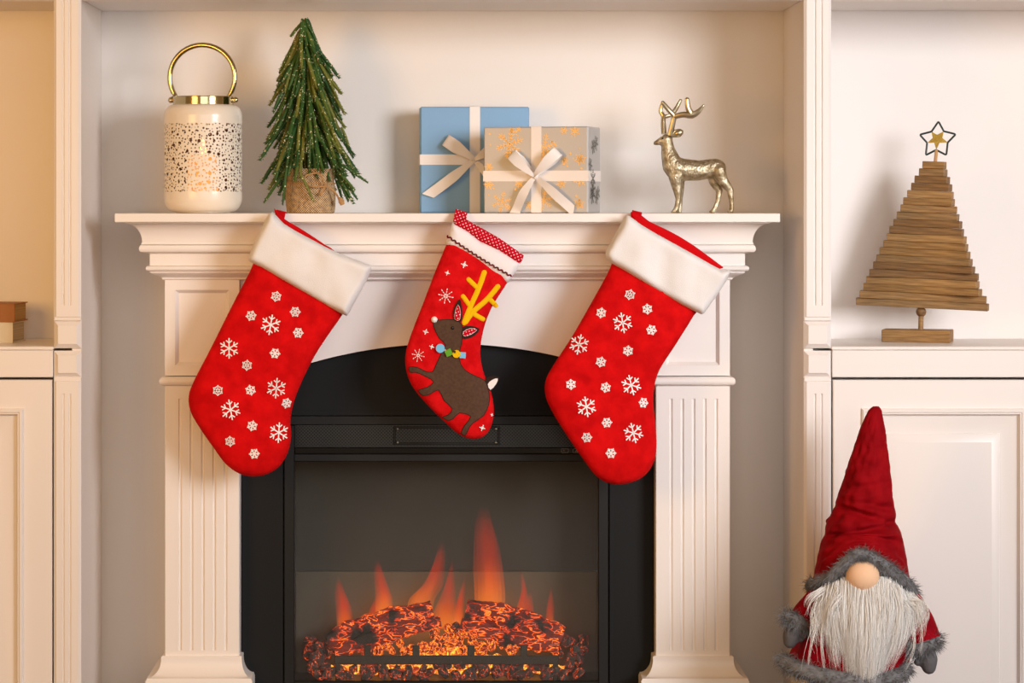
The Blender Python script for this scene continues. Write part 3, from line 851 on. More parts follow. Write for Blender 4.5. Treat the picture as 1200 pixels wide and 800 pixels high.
felt_stocking('red felt stocking with snowflakes and white cuff hanging below the golden deer',
    Z3([(250, 110), (218, 190), (175, 270), (115, 375), (65, 452), (44, 495), (46, 540), (70, 590), (105, 645), (150, 710), (180, 748), (215, 768), (262, 768), (305, 750), (332, 715), (341, 670), (338, 610), (333, 560), (335, 510), (350, 462), (390, 400), (440, 320), (480, 250), (360, 150)]),
    Z3([(262, 50), (268, 52), (300, 76), (340, 100), (380, 122), (418, 143), (455, 164), (490, 184), (512, 195), (532, 196), (537, 199), (535, 208), (528, 225), (500, 268), (466, 314), (460, 315), (430, 301), (400, 287), (350, 258), (300, 228), (240, 190), (210, 172), (204, 160), (206, 145), (220, 120), (238, 88), (255, 56)]),
    Z3([(272, 42), (300, 50), (320, 66), (360, 85), (400, 106), (440, 131), (480, 160), (512, 184), (518, 192), (470, 195), (380, 150), (290, 95)]),
    Z3([(284, 75), (292, 42)]),
    [(738.2, 345.1), (758.4, 361.8), (704.9, 366.6), (763.2, 386.3), (736, 410.8), (704.1, 424), (669, 450.2), (709.8, 453.7), (753.5, 471.7), (711.1, 494.9), (687.9, 512.4), (715.9, 530.8)],
    [(729.5, 378), (679.1, 403.8), (739.5, 451.1), (687, 476.5), (742.2, 507.1)], 8)

# ------------------------------------------------------------------ reindeer stocking
M_felt2 = mat('bright_red_plush', (226, 20, 24), .9, var=(55, .2), bump=(800, .5, .002), sheen=.3, rgb2=(200, 8, 14), spec=.1)
M_brown = mat('brown_felt', (92, 68, 54), .95, var=(200, .22), bump=(900, .3, .001), sheen=.15, spec=.1)
M_edge = mat('dark_brown_felt', (52, 38, 32), .95, bump=(900, .3, .001), spec=.1)
M_yel = mat('yellow_felt', (240, 190, 16), .9, bump=(800, .3, .001), spec=.1)
M_blue = mat('light_blue_felt', (122, 196, 236), .85, bump=(700, .3))
M_grn = mat('green_felt', (96, 166, 36), .85, bump=(700, .3))
M_pom = mat('white_pompom', (246, 242, 240), .9, bump=(600, .6))
M_bead = mat('dark_bead', (20, 16, 14), .2)
M_ric = mat('dark_red_trim', (104, 8, 22), .8)
def polka_mat():
    m = mat('red_polka_cotton', (200, 10, 40), .85, spec=.1); nt = m.node_tree; b = nt.nodes['Principled BSDF']
    tc = nt.nodes.new('ShaderNodeTexCoord'); mp = nt.nodes.new('ShaderNodeMapping'); mp.inputs['Scale'].default_value = (185, 1, 185); mp.inputs['Rotation'].default_value = (0, .35, 0)
    nt.links.new(tc.outputs['Object'], mp.inputs[0])
    v = nt.nodes.new('ShaderNodeTexVoronoi'); v.voronoi_dimensions = '3D'; v.inputs['Randomness'].default_value = .15; v.inputs['Scale'].default_value = 1
    mp.inputs['Scale'].default_value = (185, 0.0, 185)
    nt.links.new(mp.outputs[0], v.inputs['Vector'])
    r = nt.nodes.new('ShaderNodeValToRGB'); r.color_ramp.elements[0].position = .15; r.color_ramp.elements[1].position = .24
    r.color_ramp.elements[0].color = lin((250, 225, 228)); r.color_ramp.elements[1].color = lin((200, 8, 36))
    nt.links.new(v.outputs['Distance'], r.inputs[0]); nt.links.new(r.outputs[0], b.inputs['Base Color'])
    return m
M_polka = polka_mat()
Z2 = lambda l: zp(l, 450, 230, 2.667)
ZA = lambda l: zp(l, 470, 300, 6.154)
ZB = lambda l: zp(l, 465, 400, 6.669)
RY = -.022
body = Z2([(205, 120), (195, 150), (160, 235), (120, 340), (85, 430), (68, 490), (69, 540), (88, 592), (130, 645), (185, 700), (230, 740), (268, 757), (300, 755), (326, 735), (340, 700), (343, 660), (335, 612), (320, 575), (306, 530), (301, 480), (310, 420), (335, 350), (386, 268), (400, 235), (300, 160)])
rs = thing('christmas_stocking', 'small bright red stocking with a brown felt reindeer and yellow antlers', 'stocking', (XP(530), RY, ZP(514, RY)))
wr = lambda x, z: .002*nz(x+5, 0, z, 18) + .001*nz(x, 5, z, 50)
rol = pxo(body, RY, 4)
g, rf = pillow(rol, RY, .013, .03, .005, back=.3, wrinkle=wr)
bo = mk('stocking_body', g, M_felt2, rs, angle=80)
fz = mk('edge_fuzz', fuzz(rol, RY, .0018, seed=5), M_felt2, bo); fz['kind'] = 'stuff'
g, wf = pillow(pxo(Z2([(213, 82), (262, 110), (300, 140), (360, 168), (425, 210), (408, 240), (387, 271), (330, 236), (270, 195), (193, 149)]), RY-.0015), RY-.0015, .0125, .02, .004, back=.4, edge=.0025, wrinkle=lambda x, z: .0015*nz(x, 2, z, 40))
wb = mk('white_band', g, mat('white_cotton', (242, 236, 236), .85, var=(25, .04), spec=.1), rs, angle=80)
g, pf = pillow(pxo(Z2([(215, 86), (250, 68), (300, 96), (360, 130), (437, 184), (432, 200), (424, 212), (360, 170), (300, 142), (262, 112)]), RY-.0005), RY-.0005, .011, .018, .004, back=.4, edge=.0025)
mk('polka_dot_band', g, M_polka, rs, angle=80)
c0, c1 = P(*Z2([(235, 84)])[0], RY), P(*Z2([(242, 44)])[0], RY)
pth = cr([Vector((c0.x, RY-.008, c0.z)), Vector(((c0.x+c1.x)/2, -.018, (c0.z+c1.z)/2)), Vector((c1.x, -.007, ZT+.0035)), Vector((c1.x, 0, ZT+.003)), Vector((c1.x, .012, ZT+.0012)), Vector((c1.x, .02, ZT+.0009))], 4, closed=False)
mk('hanging_loop', strip(pth, [Vector((.0105, 0, -.0035))]*len(pth), .0014), M_polka, rs)
# zigzag braid
a, b = Vector(Z2([(198, 124)])[0]), Vector(Z2([(398, 250)])[0]); n = 66; d = b-a; nn = Vector((-d.y, d.x)).normalized()
pth = []
for k in range(n+1):
    q = a + d*k/n + nn*(1.0*math.sin(k*PI/2.2)) + nn*(-2.2*math.sin(PI*k/n))*(-.6)
    w = P(q.x, q.y, RY-.015); pth.append(Vector((w.x, wf(w.x, w.z)-.0006, w.z)))
mk('zigzag_braid', tube(pth, .0016, 5), M_ric, wb)
deer_ol = [(507, 378), (509.8, 387.7), (514.7, 396.7), (521.7, 404), (517.6, 412.1), (510, 428.4), (506.2, 435.2), (498, 434.2), (489.7, 430), (479.2, 429.5), (480, 436.7), (487.5, 436.6), (498.7, 441.2), (507.7, 447.2), (500.2, 453.2), (489.7, 457), (495, 463.7), (504, 462.2), (513.7, 457), (519.7, 469), (529.5, 478.7), (525, 485.5), (518.2, 488.5), (524.2, 493), (531, 491), (538.5, 484), (551.2, 487.7), (544.5, 497.5), (540, 507.2), (545.2, 511), (549, 503.5), (554.2, 496), (567, 487), (573, 475), (574.2, 464.5), (572.2, 455.5), (568.5, 445.7), (556.5, 439.7), (546, 433.7), (540, 425.5), (538.5, 415), (541.5, 400.7), (542.8, 384.5), (539.9, 378), (532.6, 374), (518.7, 374), (510.6, 375)]
AY = RY-.013
mk('reindeer_border', applique(pxo(deer_ol, AY, 2), rf, .0, .0009, .006), M_edge, rs, angle=50)
def shrink(ol, d):
    n = len(ol); out = []
    A = sum(ol[i][0]*ol[(i+1)%n][1]-ol[(i+1)%n][0]*ol[i][1] for i in range(n)); sg = 1 if A > 0 else -1
    for i in range(n):
        p, q, r = Vector(ol[i-1]), Vector(ol[i]), Vector(ol[(i+1) % n]); t = (r-p)
        nn = Vector((-t.y, t.x)).normalized()*sg if t.length > 0 else Vector((0, 0)); out.append((q.x+nn.x*d, q.y+nn.y*d))
    return out
mk('reindeer_patch', applique(shrink(pxo(deer_ol, AY, 2), .0013), rf, .0009, .0009, .006), M_brown, rs, angle=50)
for ear, inner in (([(385, 462), (374, 400), (398, 340), (425, 308), (436, 360), (440, 420), (432, 472)], [(388, 452), (391, 400), (411, 350), (427, 400), (420, 458)]),
                   ([(443, 512), (500, 502), (568, 525), (532, 570), (480, 595), (443, 585)], [(450, 545), (500, 521), (545, 531), (503, 562), (455, 574)])):
    e = mk('ear', applique(pxo(ZA(ear), AY, 2), rf, .0018, .001, .004), M_edge, rs)
    mk('ear_trim', applique(shrink(pxo(ZA(inner), AY, 2), -.0006), rf, .0028, .0006, .004), M_pom, e)
    mk('ear_lining', applique(pxo(ZA(inner), AY, 2), rf, .0034, .0006, .004), M_polka, e)
for paths in ([[(455, 482), (500, 365), (560, 230), (600, 118)], [(548, 228), (487, 168)], [(492, 352), (447, 290)]], [[(462, 478), (520, 400), (620, 312), (698, 220)], [(630, 300), (684, 358)], [(522, 415), (592, 455)]]):
    gs = []
    for pt in paths:
        w = [P(a_, b_, AY) for a_, b_ in ZA(pt)]; w = cr(w, 4, closed=False)
        w = [Vector((q.x, rf(q.x, q.z)-.001, q.z)) for q in w]
        V, Fc = tube(w, [.0046*(.88 if len(pt) < 3 else 1)]*len(w), 10)
        gs.append((V, Fc)); gs.append(sphere(w[-1], .0046*(.88 if len(pt) < 3 else 1), 10))
        gs.append(sphere(w[0], .0042, 10))
    V, Fc = join(*gs); V = [Vector((v.x, rf(v.x, v.z)-.001 + (v.y-rf(v.x, v.z)+.001)*.35, v.z)) for v in V]
    mk('antler', (V, Fc), M_yel, rs)
def at(q, off): 
    w = P(q[0], q[1], AY); return Vector((w.x, rf(w.x, w.z)-off, w.z))
mk('nose', sphere(at(ZA([(240, 457)])[0], .002), 3.7*S(0), 12), M_pom, rs)
mk('eye', sphere(at(ZA([(372, 517)])[0], .002), 1.9*S(0), 10), M_bead, rs)
tail = [(690, 300), (720, 278), (770, 272), (802, 285), (790, 320), (760, 365), (725, 392), (706, 345)]
fb = lambda x, z: RY-.004
tl = mk('tail', applique(pxo(ZB(tail), AY, 2), fb, 0, .0015, .005), M_edge, rs)
mk('tail_lining', applique(pxo(ZB([(712, 335), (745, 302), (790, 290), (776, 335), (732, 380)]), AY, 2), fb, .0015, .001, .004), M_pom, tl)
def disc(q, r, sides, rot, m, name):
    c = at(q, .0028); V = []
    pts = [(c.x + r*S(0)*math.cos(rot+2*PI*k/sides), c.z + r*S(0)*math.sin(rot+2*PI*k/sides)) for k in range(sides)]
    mk(name, prism_xz(pts, c.y-.0026, c.y+.001), m, rs)
disc(ZB([(340, 52)])[0], 5.2, 20, 0, M_blue, 'collar_disc')
disc(ZB([(405, 86)])[0], 5.4, 4, 1.2, M_grn, 'collar_disc')
disc(ZB([(466, 96)])[0], 4.6, 12, 0, M_yel, 'collar_disc')
disc(ZB([(515, 106)])[0], 4.9, 4, .70, M_blue, 'collar_disc')
for q in ((378, 66), (498, 102)): mk('collar_bead', sphere(at(ZB([q])[0], .004), 1.3*S(0), 8), mat('pink_bead', (224, 160, 130), .4), rs)
mk('collar_bead', sphere(at(ZB([(452, 80)])[0], .005), 1.6*S(0), 8), M_bead, rs)
st4 = mesh_of('stitched_star', bars([(-1, 0, 1, 0, .13), (0, -1, 0, 1, .13), (-.4, -.4, .4, .4, .1), (-.4, .4, .4, -.4, .1)]), M_print, smooth=False)
st8 = mesh_of('stitched_star', bars([(math.cos(k*PI/4)*r0, math.sin(k*PI/4)*r0, math.cos(k*PI/4)*r1, math.sin(k*PI/4)*r1, .05) for k in range(8) for r0, r1 in ((.1, .35), (.45, .65), (.75, 1))]), M_print, smooth=False)
for q, r in (((544, 310), 4), ((524.4, 319.8), 3), ((499, 388.6), 3.4), ((506, 406), 3), ((565, 501), 3.6), ((576.0, 486), 2)):
    inst('stitched_star', st4, rs, on_surface(rf, q[0], q[1], AY, r*S(0), .3))
for q, r in (((522.5, 346.6), 9), ((490.3, 416.2), 7.5)):
    inst('stitched_star', st8, rs, on_surface(rf, q[0], q[1], AY, r*S(0), .2))

# ------------------------------------------------------------------ lantern
LYY = .13
lc = P(238, 250, LYY); lb = Vector((lc.x, LYY, ZT)); s1 = S(LYY)
ln = thing('lantern', 'cream pierced metal lantern with shiny brass collar and arched handle', 'lantern', lb)
def hole_mat(nm='pierced_cream_enamel', col=(240, 228, 208)):
    m = mat(nm, col, .5); nt = m.node_tree; b = nt.nodes['Principled BSDF']; out = nt.nodes['Material Output']
    tc = nt.nodes.new('ShaderNodeTexCoord')
    sp = nt.nodes.new('ShaderNodeSeparateXYZ'); nt.links.new(tc.outputs['Object'], sp.inputs[0])
    at2 = nt.nodes.new('ShaderNodeMath'); at2.operation = 'ARCTAN2'; nt.links.new(sp.outputs['Y'], at2.inputs[0]); nt.links.new(sp.outputs['X'], at2.inputs[1])
    mu = nt.nodes.new('ShaderNodeMath'); mu.operation = 'MULTIPLY'; mu.inputs[1].default_value = .069; nt.links.new(at2.outputs[0], mu.inputs[0])
    cb = nt.nodes.new('ShaderNodeCombineXYZ'); nt.links.new(mu.outputs[0], cb.inputs[0]); nt.links.new(sp.outputs['Z'], cb.inputs[1])
    mask = None
    for scale, lo, rnd in ((160, .255, .75), (58, .17, .8)):
        v = nt.nodes.new('ShaderNodeTexVoronoi'); v.voronoi_dimensions = '2D'; v.inputs['Scale'].default_value = scale; v.inputs['Randomness'].default_value = rnd
        nt.links.new(cb.outputs[0], v.inputs['Vector'])
        sc = nt.nodes.new('ShaderNodeSeparateColor'); nt.links.new(v.outputs['Color'], sc.inputs[0])
        th = nt.nodes.new('ShaderNodeMapRange'); th.inputs[3].default_value = lo*.55; th.inputs[4].default_value = lo*1.15; nt.links.new(sc.outputs[0], th.inputs[0])
        lt = nt.nodes.new('ShaderNodeMath'); lt.operation = 'LESS_THAN'; nt.links.new(v.outputs['Distance'], lt.inputs[0]); nt.links.new(th.outputs[0], lt.inputs[1])
        if mask is None: mask = lt
        else:
            mxm = nt.nodes.new('ShaderNodeMath'); mxm.operation = 'MAXIMUM'; nt.links.new(mask.outputs[0], mxm.inputs[0]); nt.links.new(lt.outputs[0], mxm.inputs[1]); mask = mxm
    inv = nt.nodes.new('ShaderNodeMath'); inv.operation = 'SUBTRACT'; inv.inputs[0].default_value = 1; nt.links.new(mask.outputs[0], inv.inputs[1])
    nt.links.new(inv.outputs[0], b.inputs['Alpha'])
    return m
M_cream = mat('cream_enamel', (242, 230, 212), .3, coat=.3, var=(6, .02))
M_brass = mat('polished_brass', (200, 182, 138), .14, metal=1.0)
R1 = 45.8*s1; R0 = 45.8*s1
zz = lambda py: (250-py)*s1
low = [(26*s1, 0.0), (32*s1, .001)]
for k in range(7):
    a = PI/2*k/6; low.append((32*s1 + 13.8*s1*math.sin(a), .002 + 16*s1*(1-math.cos(a))))
low += [(R1, zz(225))]
mk('lower_shell', lathe(low, 48, lb), M_cream, ln)
V, Fc = lathe([(R1-.0003, zz(225)), (R1-.0003, zz(145.5))], 64, lb, cap=False)
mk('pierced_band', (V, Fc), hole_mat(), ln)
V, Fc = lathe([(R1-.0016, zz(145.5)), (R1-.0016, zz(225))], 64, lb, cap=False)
mk('shade_liner', (V, Fc), hole_mat('liner_shade_brown', (92, 52, 26)), ln)  # added liner; its dark brown paints the unlit inside seen through the holes
upp = [(R1, zz(145.5))]
upp += [(R1+.0002, zz(143)), (R1, zz(136))]
for k in range(7):
    a = PI/2*k/6; upp.append((R1 - 11*s1*(1-math.cos(a)), zz(136) + 13*s1*math.sin(a)))
mk('upper_shell', lathe(upp, 48, lb), M_cream, ln)
mk('brass_collar', lathe([(34*s1, zz(124)), (35.5*s1, zz(123.5)), (35.5*s1, zz(114.5)), (34.5*s1, zz(113.5)), (32.5*s1, zz(113.5)), (32.5*s1, zz(122))], 48, lb), M_brass, ln)
hp = []
for k in range(33):
    a = -.62 + (PI+1.24)*k/32
    hp.append(lb + Vector((-1.0*s1 + 38.5*s1*math.cos(a), -.018*math.cos(a)*.4, zz(91) + 38*s1*math.sin(a))))
hp = [lb+Vector((36.5*s1, -.004, zz(119)))] + hp + [lb+Vector((-37.5*s1, .004, zz(117)))]
hd = mk('handle', tube(hp, 3.1*s1, 12), M_brass, ln)
for sg in (-1, 1):
    mk('hinge_knob', sphere(lb + Vector((sg*38*s1, -.004*sg, zz(117.5))), 3.6*s1, 12), M_brass, ln)
cm = mat('candle_wax', (250, 190, 110), .5); b_ = cm.node_tree.nodes['Principled BSDF']; b_.inputs['Emission Color'].default_value = (1, .36, .07, 1); b_.inputs['Emission Strength'].default_value = .8
mk('candle', lathe([(.024, .004), (.028, .006), (.028, .098), (.024, .105), (.004, .103)], 24, lb), cm, ln)
fm = mat('candle_flame', (255, 200, 90), .5); b_ = fm.node_tree.nodes['Principled BSDF']; b_.inputs['Emission Color'].default_value = (1, .55, .12, 1); b_.inputs['Emission Strength'].default_value = 5
mk('candle_flame', lathe([(.001, .104), (.005, .110), (.006, .117), (.003, .129), (.0006, .139)], 12, lb), fm, ln)
pl = bpy.data.lights.new('candle_glow', 'POINT'); pl.energy = .02; pl.color = (1, .5, .18); pl.shadow_soft_size = .012
po = bpy.data.objects.new('candle_glow', pl); COL.objects.link(po); po.location = lb + Vector((0, 0, .142))

# ------------------------------------------------------------------ potted artificial tree
TY = .135
tc_ = P(364, 250, TY); tb_ = Vector((tc_.x, TY, ZT)); s2 = S(TY)
tr = thing('potted_christmas_tree', 'small glittery green artificial fir in a burlap wrapped pot', 'christmas tree', tb_)
def burlap():
    m = mat('burlap', (176, 140, 100), .95, spec=.05); nt = m.node_tree; b = nt.nodes['Principled BSDF']
    tc = nt.nodes.new('ShaderNodeTexCoord'); sp = nt.nodes.new('ShaderNodeSeparateXYZ'); nt.links.new(tc.outputs['Object'], sp.inputs[0])
    at2 = nt.nodes.new('ShaderNodeMath'); at2.operation = 'ARCTAN2'; nt.links.new(sp.outputs['Y'], at2.inputs[0]); nt.links.new(sp.outputs['X'], at2.inputs[1])
    s_ = []
    for src, f in ((at2.outputs[0], 62), (sp.outputs['Z'], 1450)):
        m1 = nt.nodes.new('ShaderNodeMath'); m1.operation = 'MULTIPLY'; m1.inputs[1].default_value = f; nt.links.new(src, m1.inputs[0])
        m2 = nt.nodes.new('ShaderNodeMath'); m2.operation = 'SINE'; nt.links.new(m1.outputs[0], m2.inputs[0]); s_.append(m2)
    mu = nt.nodes.new('ShaderNodeMath'); mu.operation = 'MULTIPLY'; nt.links.new(s_[0].outputs[0], mu.inputs[0]); nt.links.new(s_[1].outputs[0], mu.inputs[1])
    n = nt.nodes.new('ShaderNodeTexNoise'); n.inputs['Scale'].default_value = 160; nt.links.new(tc.outputs['Object'], n.inputs['Vector'])
    ad = nt.nodes.new('ShaderNodeMath'); ad.operation = 'MULTIPLY_ADD'; ad.inputs[1].default_value = .5; nt.links.new(mu.outputs[0], ad.inputs[0]); nt.links.new(n.outputs['Fac'], ad.inputs[2])
    r = nt.nodes.new('ShaderNodeValToRGB'); r.color_ramp.elements[0].position = .2; r.color_ramp.elements[1].position = .75
    r.color_ramp.elements[0].color = lin((104, 76, 50)); r.color_ramp.elements[1].color = lin((216, 184, 142))
    nt.links.new(ad.outputs[0], r.inputs[0]); nt.links.new(r.outputs[0], b.inputs['Base Color'])
    bp = nt.nodes.new('ShaderNodeBump'); bp.inputs['Strength'].default_value = .7; bp.inputs['Distance'].default_value = .001
    nt.links.new(ad.outputs[0], bp.inputs['Height']); nt.links.new(bp.outputs[0], b.inputs['Normal'])
    return m
M_burlap = burlap()
V, Fc = lathe([(25*s2, 0), (28*s2, .001), (29*s2, 8*s2), (29.5*s2, 22*s2), (28.5*s2, 34*s2), (27.5*s2, 38*s2), (29*s2, 46*s2), (30*s2, 52*s2), (27*s2, 52*s2), (20*s2, 46*s2)], 40, tb_)
V = [v + Vector((.0012*nz(v.x, v.y, v.z, 60), .0012*nz(v.y, v.z, v.x, 60), 0)) for v in V]
V = [Vector((v.x, v.y, max(v.z, ZT))) for v in V]
mk('pot_wrap', (V, Fc), M_burlap, tr)
M_twine = mat('jute_twine', (196, 150, 98), .9, var=(300, .3), bump=(500, .8))
tw = [tb_ + Vector((28.3*s2*math.cos(a), 28.3*s2*math.sin(a), 35*s2 + .001*math.sin(2*a))) for a in np.linspace(0, 2*PI, 40)[:-1]]
twine = mk('twine', tube(tw, .0016, 6, closed=True), M_twine, tr)
def tp(px, py, dy): w = P(px, py, TY-.047+dy); return w
bow = [cr([tp(381, 218, 0), tp(370, 219, -.004), tp(359, 216, -.006), tp(357, 208, -.007), tp(363, 204, -.007), tp(374, 203, -.008), tp(378, 210, -.005), tp(381, 218, 0)], 5, False),
       cr([tp(381, 218, 0), tp(378, 224, -.004), tp(377, 228, -.005)], 4, False), cr([tp(381, 218, 0), tp(388, 221, .003), tp(394, 227, .006), tp(398, 235, .005)], 4, False)]
mk('twine_bow', join(*[tube(b, .0017, 6) for b in bow], sphere(tp(381, 218, 0), .0035, 8)), M_twine, twine)
mk('twine_tassel', join(tube([tp(398, 231, .005), tp(400, 236, .005), tp(401.5, 240, .005)], [.0025, .0055, .0035], 8), tube([tp(377, 225, -.005), tp(376, 229, -.005)], [.002, .0035], 8)), M_twine, twine)
mk('trunk', tube([tb_+Vector((0, 0, 40*s2)), tb_+Vector((-4*s2, 0, 130*s2)), tb_+Vector((-8.5*s2, 0, 222*s2))], [.007, .005, .002], 8), mat('tree_stem', (70, 54, 34), .8), tr)
def needle_mat():
    m = mat('glitter_fir', (58, 88, 32), .55, spec=.3); nt = m.node_tree; b = nt.nodes['Principled BSDF']
    tc = nt.nodes.new('ShaderNodeTexCoord'); gm = nt.nodes.new('ShaderNodeNewGeometry'); oi = nt.nodes.new('ShaderNodeObjectInfo')
    r0 = nt.nodes.new('ShaderNodeValToRGB'); r0.color_ramp.elements[0].color = lin((40, 78, 34)); r0.color_ramp.elements[1].color = lin((118, 118, 46))
    e = r0.color_ramp.elements.new(.6); e.color = lin((66, 98, 36))
    nt.links.new(oi.outputs['Random'], r0.inputs[0])
    v = nt.nodes.new('ShaderNodeTexVoronoi'); v.inputs['Scale'].default_value = 520; nt.links.new(gm.outputs['Position'], v.inputs['Vector'])
    sc = nt.nodes.new('ShaderNodeSeparateColor'); nt.links.new(v.outputs['Color'], sc.inputs[0])
    gt = nt.nodes.new('ShaderNodeMath'); gt.operation = 'GREATER_THAN'; gt.inputs[1].default_value = .95; nt.links.new(sc.outputs[0], gt.inputs[0])
    mx = nt.nodes.new('ShaderNodeMix'); mx.data_type = 'RGBA'; mx.inputs[7].default_value = lin((226, 216, 176))
    nt.links.new(gt.outputs[0], mx.inputs['Factor']); nt.links.new(r0.outputs[0], mx.inputs[6]); nt.links.new(mx.outputs[2], b.inputs['Base Color'])
    return m
M_fir = needle_mat()
def branch_mesh(seed):
    """unit branch along +z (length 1), bristled"""
    rnd = random.Random(seed); gs = []
    c = [Vector((.05*math.sin(2*t+seed), .05*math.cos(2.3*t+seed), t)) for t in np.linspace(0, 1, 9)]
    gs.append(tube(c, [.030, .038, .042, .043, .043, .042, .040, .034, .018], 7))
    V, Fc = [], []
    for k in range(170):
        t = rnd.random()**.8; i = min(7, int(t*8)); p = c[i].lerp(c[i+1], t*8-i); a = rnd.uniform(0, 2*PI)
        d = Vector((math.cos(a), math.sin(a), rnd.uniform(.3, 1.1))).normalized(); L = rnd.uniform(.055, .085)
        w = d.cross(Vector((rnd.uniform(-1, 1), rnd.uniform(-1, 1), rnd.uniform(-1, 1)))).normalized()*.011
        n = len(V); V += [p-w, p+w, p+d*L]; Fc.append((n, n+1, n+2))
    gs.append((V, Fc))
    return mesh_of('branch', join(*gs), M_fir, 60)
BR = [branch_mesh(k) for k in range(6)]
random.seed(5)
env = lambda py: np.interp(py, [22, 45, 70, 110, 150, 190, 215, 236], [1.5, 14, 25, 38, 46, 53, 56, 48])
cxl = lambda py: np.interp(py, [22, 100, 250], [356.5, 360, 366])
NBR = 235
for k in range(NBR):
    f = (k+.5)/NBR; tip = 30 + 208*(f**.62) + random.uniform(-6, 6)
    a = k*2.399963 + random.uniform(-.25, .25); inner = random.random() < .25
    R = env(tip)*random.uniform(.80, 1.14)*(.7 if inner else 1)
    Lr = np.interp(tip, [22, 60, 120, 240], [14, 36, 58, 66])*random.uniform(.85, 1.15)
    if tip > 200 and math.sin(a) < -.35: tip = 196 + (tip-200)*.45
    root_py = max(22, tip - Lr)
    r0 = env(root_py)*.30
    ca, sa = math.cos(a), math.sin(a)
    pr = P(cxl(root_py) + r0*ca, root_py, TY) + Vector((0, r0*sa*s2*.85, 0))
    pt = P(cxl(tip) + R*ca, tip, TY) + Vector((0, R*sa*s2*.85, 0))
    if pt.z < ZT+.012: pt.z = ZT+.012
    d = pt-pr; L = d.length
    w = 11.5/ max(L/s2, 1) * L * 1.0 / .09 * .09
    th = 7.6*s2/.085 * random.uniform(.85, 1.1)
    if tip < 70: th *= .75
    M = Matrix.Translation(pr) @ d.to_track_quat('Z', 'Y').to_matrix().to_4x4() @ Matrix.Diagonal((th*.62, th*.62, L, 1))
    inst('branch', random.choice(BR), tr, M)
for (ax, ay), (bx, by), dy in (((385, 185), (432, 213), -.01), ((388, 195), (420, 233), -.012), ((392, 200), (417, 222), -.02), ((396, 205), (412, 233), -.006), ((345, 190), (308, 237), -.02), ((340, 185), (330, 240), -.05), ((350, 205), (369, 236), -.062), ((398, 150), (410, 171), -.01)):
    pr, pt = P(ax, ay, TY+dy), P(bx, by, TY+dy); d = pt-pr
    M = Matrix.Translation(pr) @ d.to_track_quat('Z', 'Y').to_matrix().to_4x4() @ Matrix.Diagonal((.062, .062, d.length, 1))
    inst('branch', BR[0], tr, M)

# ------------------------------------------------------------------ gifts
M_bluep = mat('blue_wrapping_paper', (128, 172, 212), .55, var=(7, .05), bump=(18, .12, .004))
M_rib = mat('white_satin_ribbon', (240, 232, 226), .35, sheen=.3, bump=(40, .15, .002))
M_goldp = mat('pearl_wrapping_paper', (186, 184, 182), .38, var=(5, .04), metal=.1)
M_foil = mat('gold_foil_print', (238, 198, 124), .45, metal=.6)
M_silver = mat('dark_foil_print', (120, 124, 120), .2, metal=1.0)
def loop_strip(knot, ang, L, wid, lift):
    d = Vector((math.cos(ang), 0, math.sin(ang))); w = Vector((-math.sin(ang), 0, math.cos(ang)))
    pth, wv = [], []
    for k in range(25):
        t = k/24; rr = L*(.5-.5*math.cos(2*PI*t)); dep = lift*(.55 + .5*math.sin(2*PI*t))
        if t > .5: dep = lift*(.55 + .5*math.sin(2*PI*t))*.9
        pth.append(knot + d*rr + Vector((0, -max(dep, .0015), 0)) + w*(.0)); q = rr/L
        wv.append(w*wid*(.28 + .72*min(1, q*1.6)) + Vector((0, -1, 0))*wid*.25*(q))
    return strip(pth, wv, .0006)
def tail_strip(knot, ang, L, wid, droop=0.0, twist=.15):
    d = Vector((math.cos(ang), 0, math.sin(ang))); w = Vector((-math.sin(ang), 0, math.cos(ang)))
    pth, wv = [], []
    for k in range(13):
        t = k/12; pth.append(knot + d*L*t + w*droop*t*t + Vector((0, -.004-.010*math.sin(PI*min(1, t*1.1)), 0)))
        wv.append((w + Vector((0, -1, 0))*twist*math.sin(3*t)).normalized()*wid*(.35 + .65*min(1, t*2.2)))
    V, Fc = strip(pth, wv, .0006)
    V[-4:] = [V[-4]+d*wid*.6, V[-3]-d*wid*.6, V[-2]-d*wid*.6, V[-1]+d*wid*.6]
    return V, Fc
def gift(name, label, loc, rz, w, h, dp, mp, knot, loops, tails, rw, vx):
    t = thing(name, label, 'gift box', loc, (0, 0, rz))
    mk('wrapped_box', box(-w/2, w/2, 0, dp, 0.0005, h, .0022), mp, t, local=True)
    e = .0007
    vb = join(box(vx-rw, vx+rw, -e, 0-.0001, .001, h+e), box(vx-rw, vx+rw, -e, dp+e, h+.0001, h+e), box(vx-rw, vx+rw, dp+.0001, dp+e, .001, h+e))
    mk('ribbon_band', vb, M_rib, t, local=True)
    kz = knot[1]
    hb = join(box(-w/2-e, w/2+e, -e*1.3, -.0002, kz-rw, kz+rw), box(-w/2-e, -w/2-.0001, -e, dp+e, kz-rw, kz+rw), box(w/2+.0001, w/2+e, -e, dp+e, kz-rw, kz+rw), box(-w/2-e, w/2+e, dp+.0002, dp+e*1.3, kz-rw, kz+rw))
    mk('ribbon_band', hb, M_rib, t, local=True)
    K = Vector((knot[0], -.002, knot[1]))
    bow = mk('bow', join(sphere(K+Vector((0, -.006, 0)), .0055, 12, (1, .8, 1.1))), M_rib, t, local=True)
    for a, L, wd, lf in loops: mk('bow_loop', loop_strip(K, a, L, wd, lf), M_rib, bow, local=True, angle=70)
    for a, L, wd, dr in tails: mk('bow_tail', tail_strip(K, a, L, wd, dr), M_rib, bow, local=True, angle=70)
    return t
GY1 = .215; g1 = S(GY1)
c = P(556.5, 250, GY1); w1 = 128*g1*1.0; h1 = ZP(125, GY1)-ZT
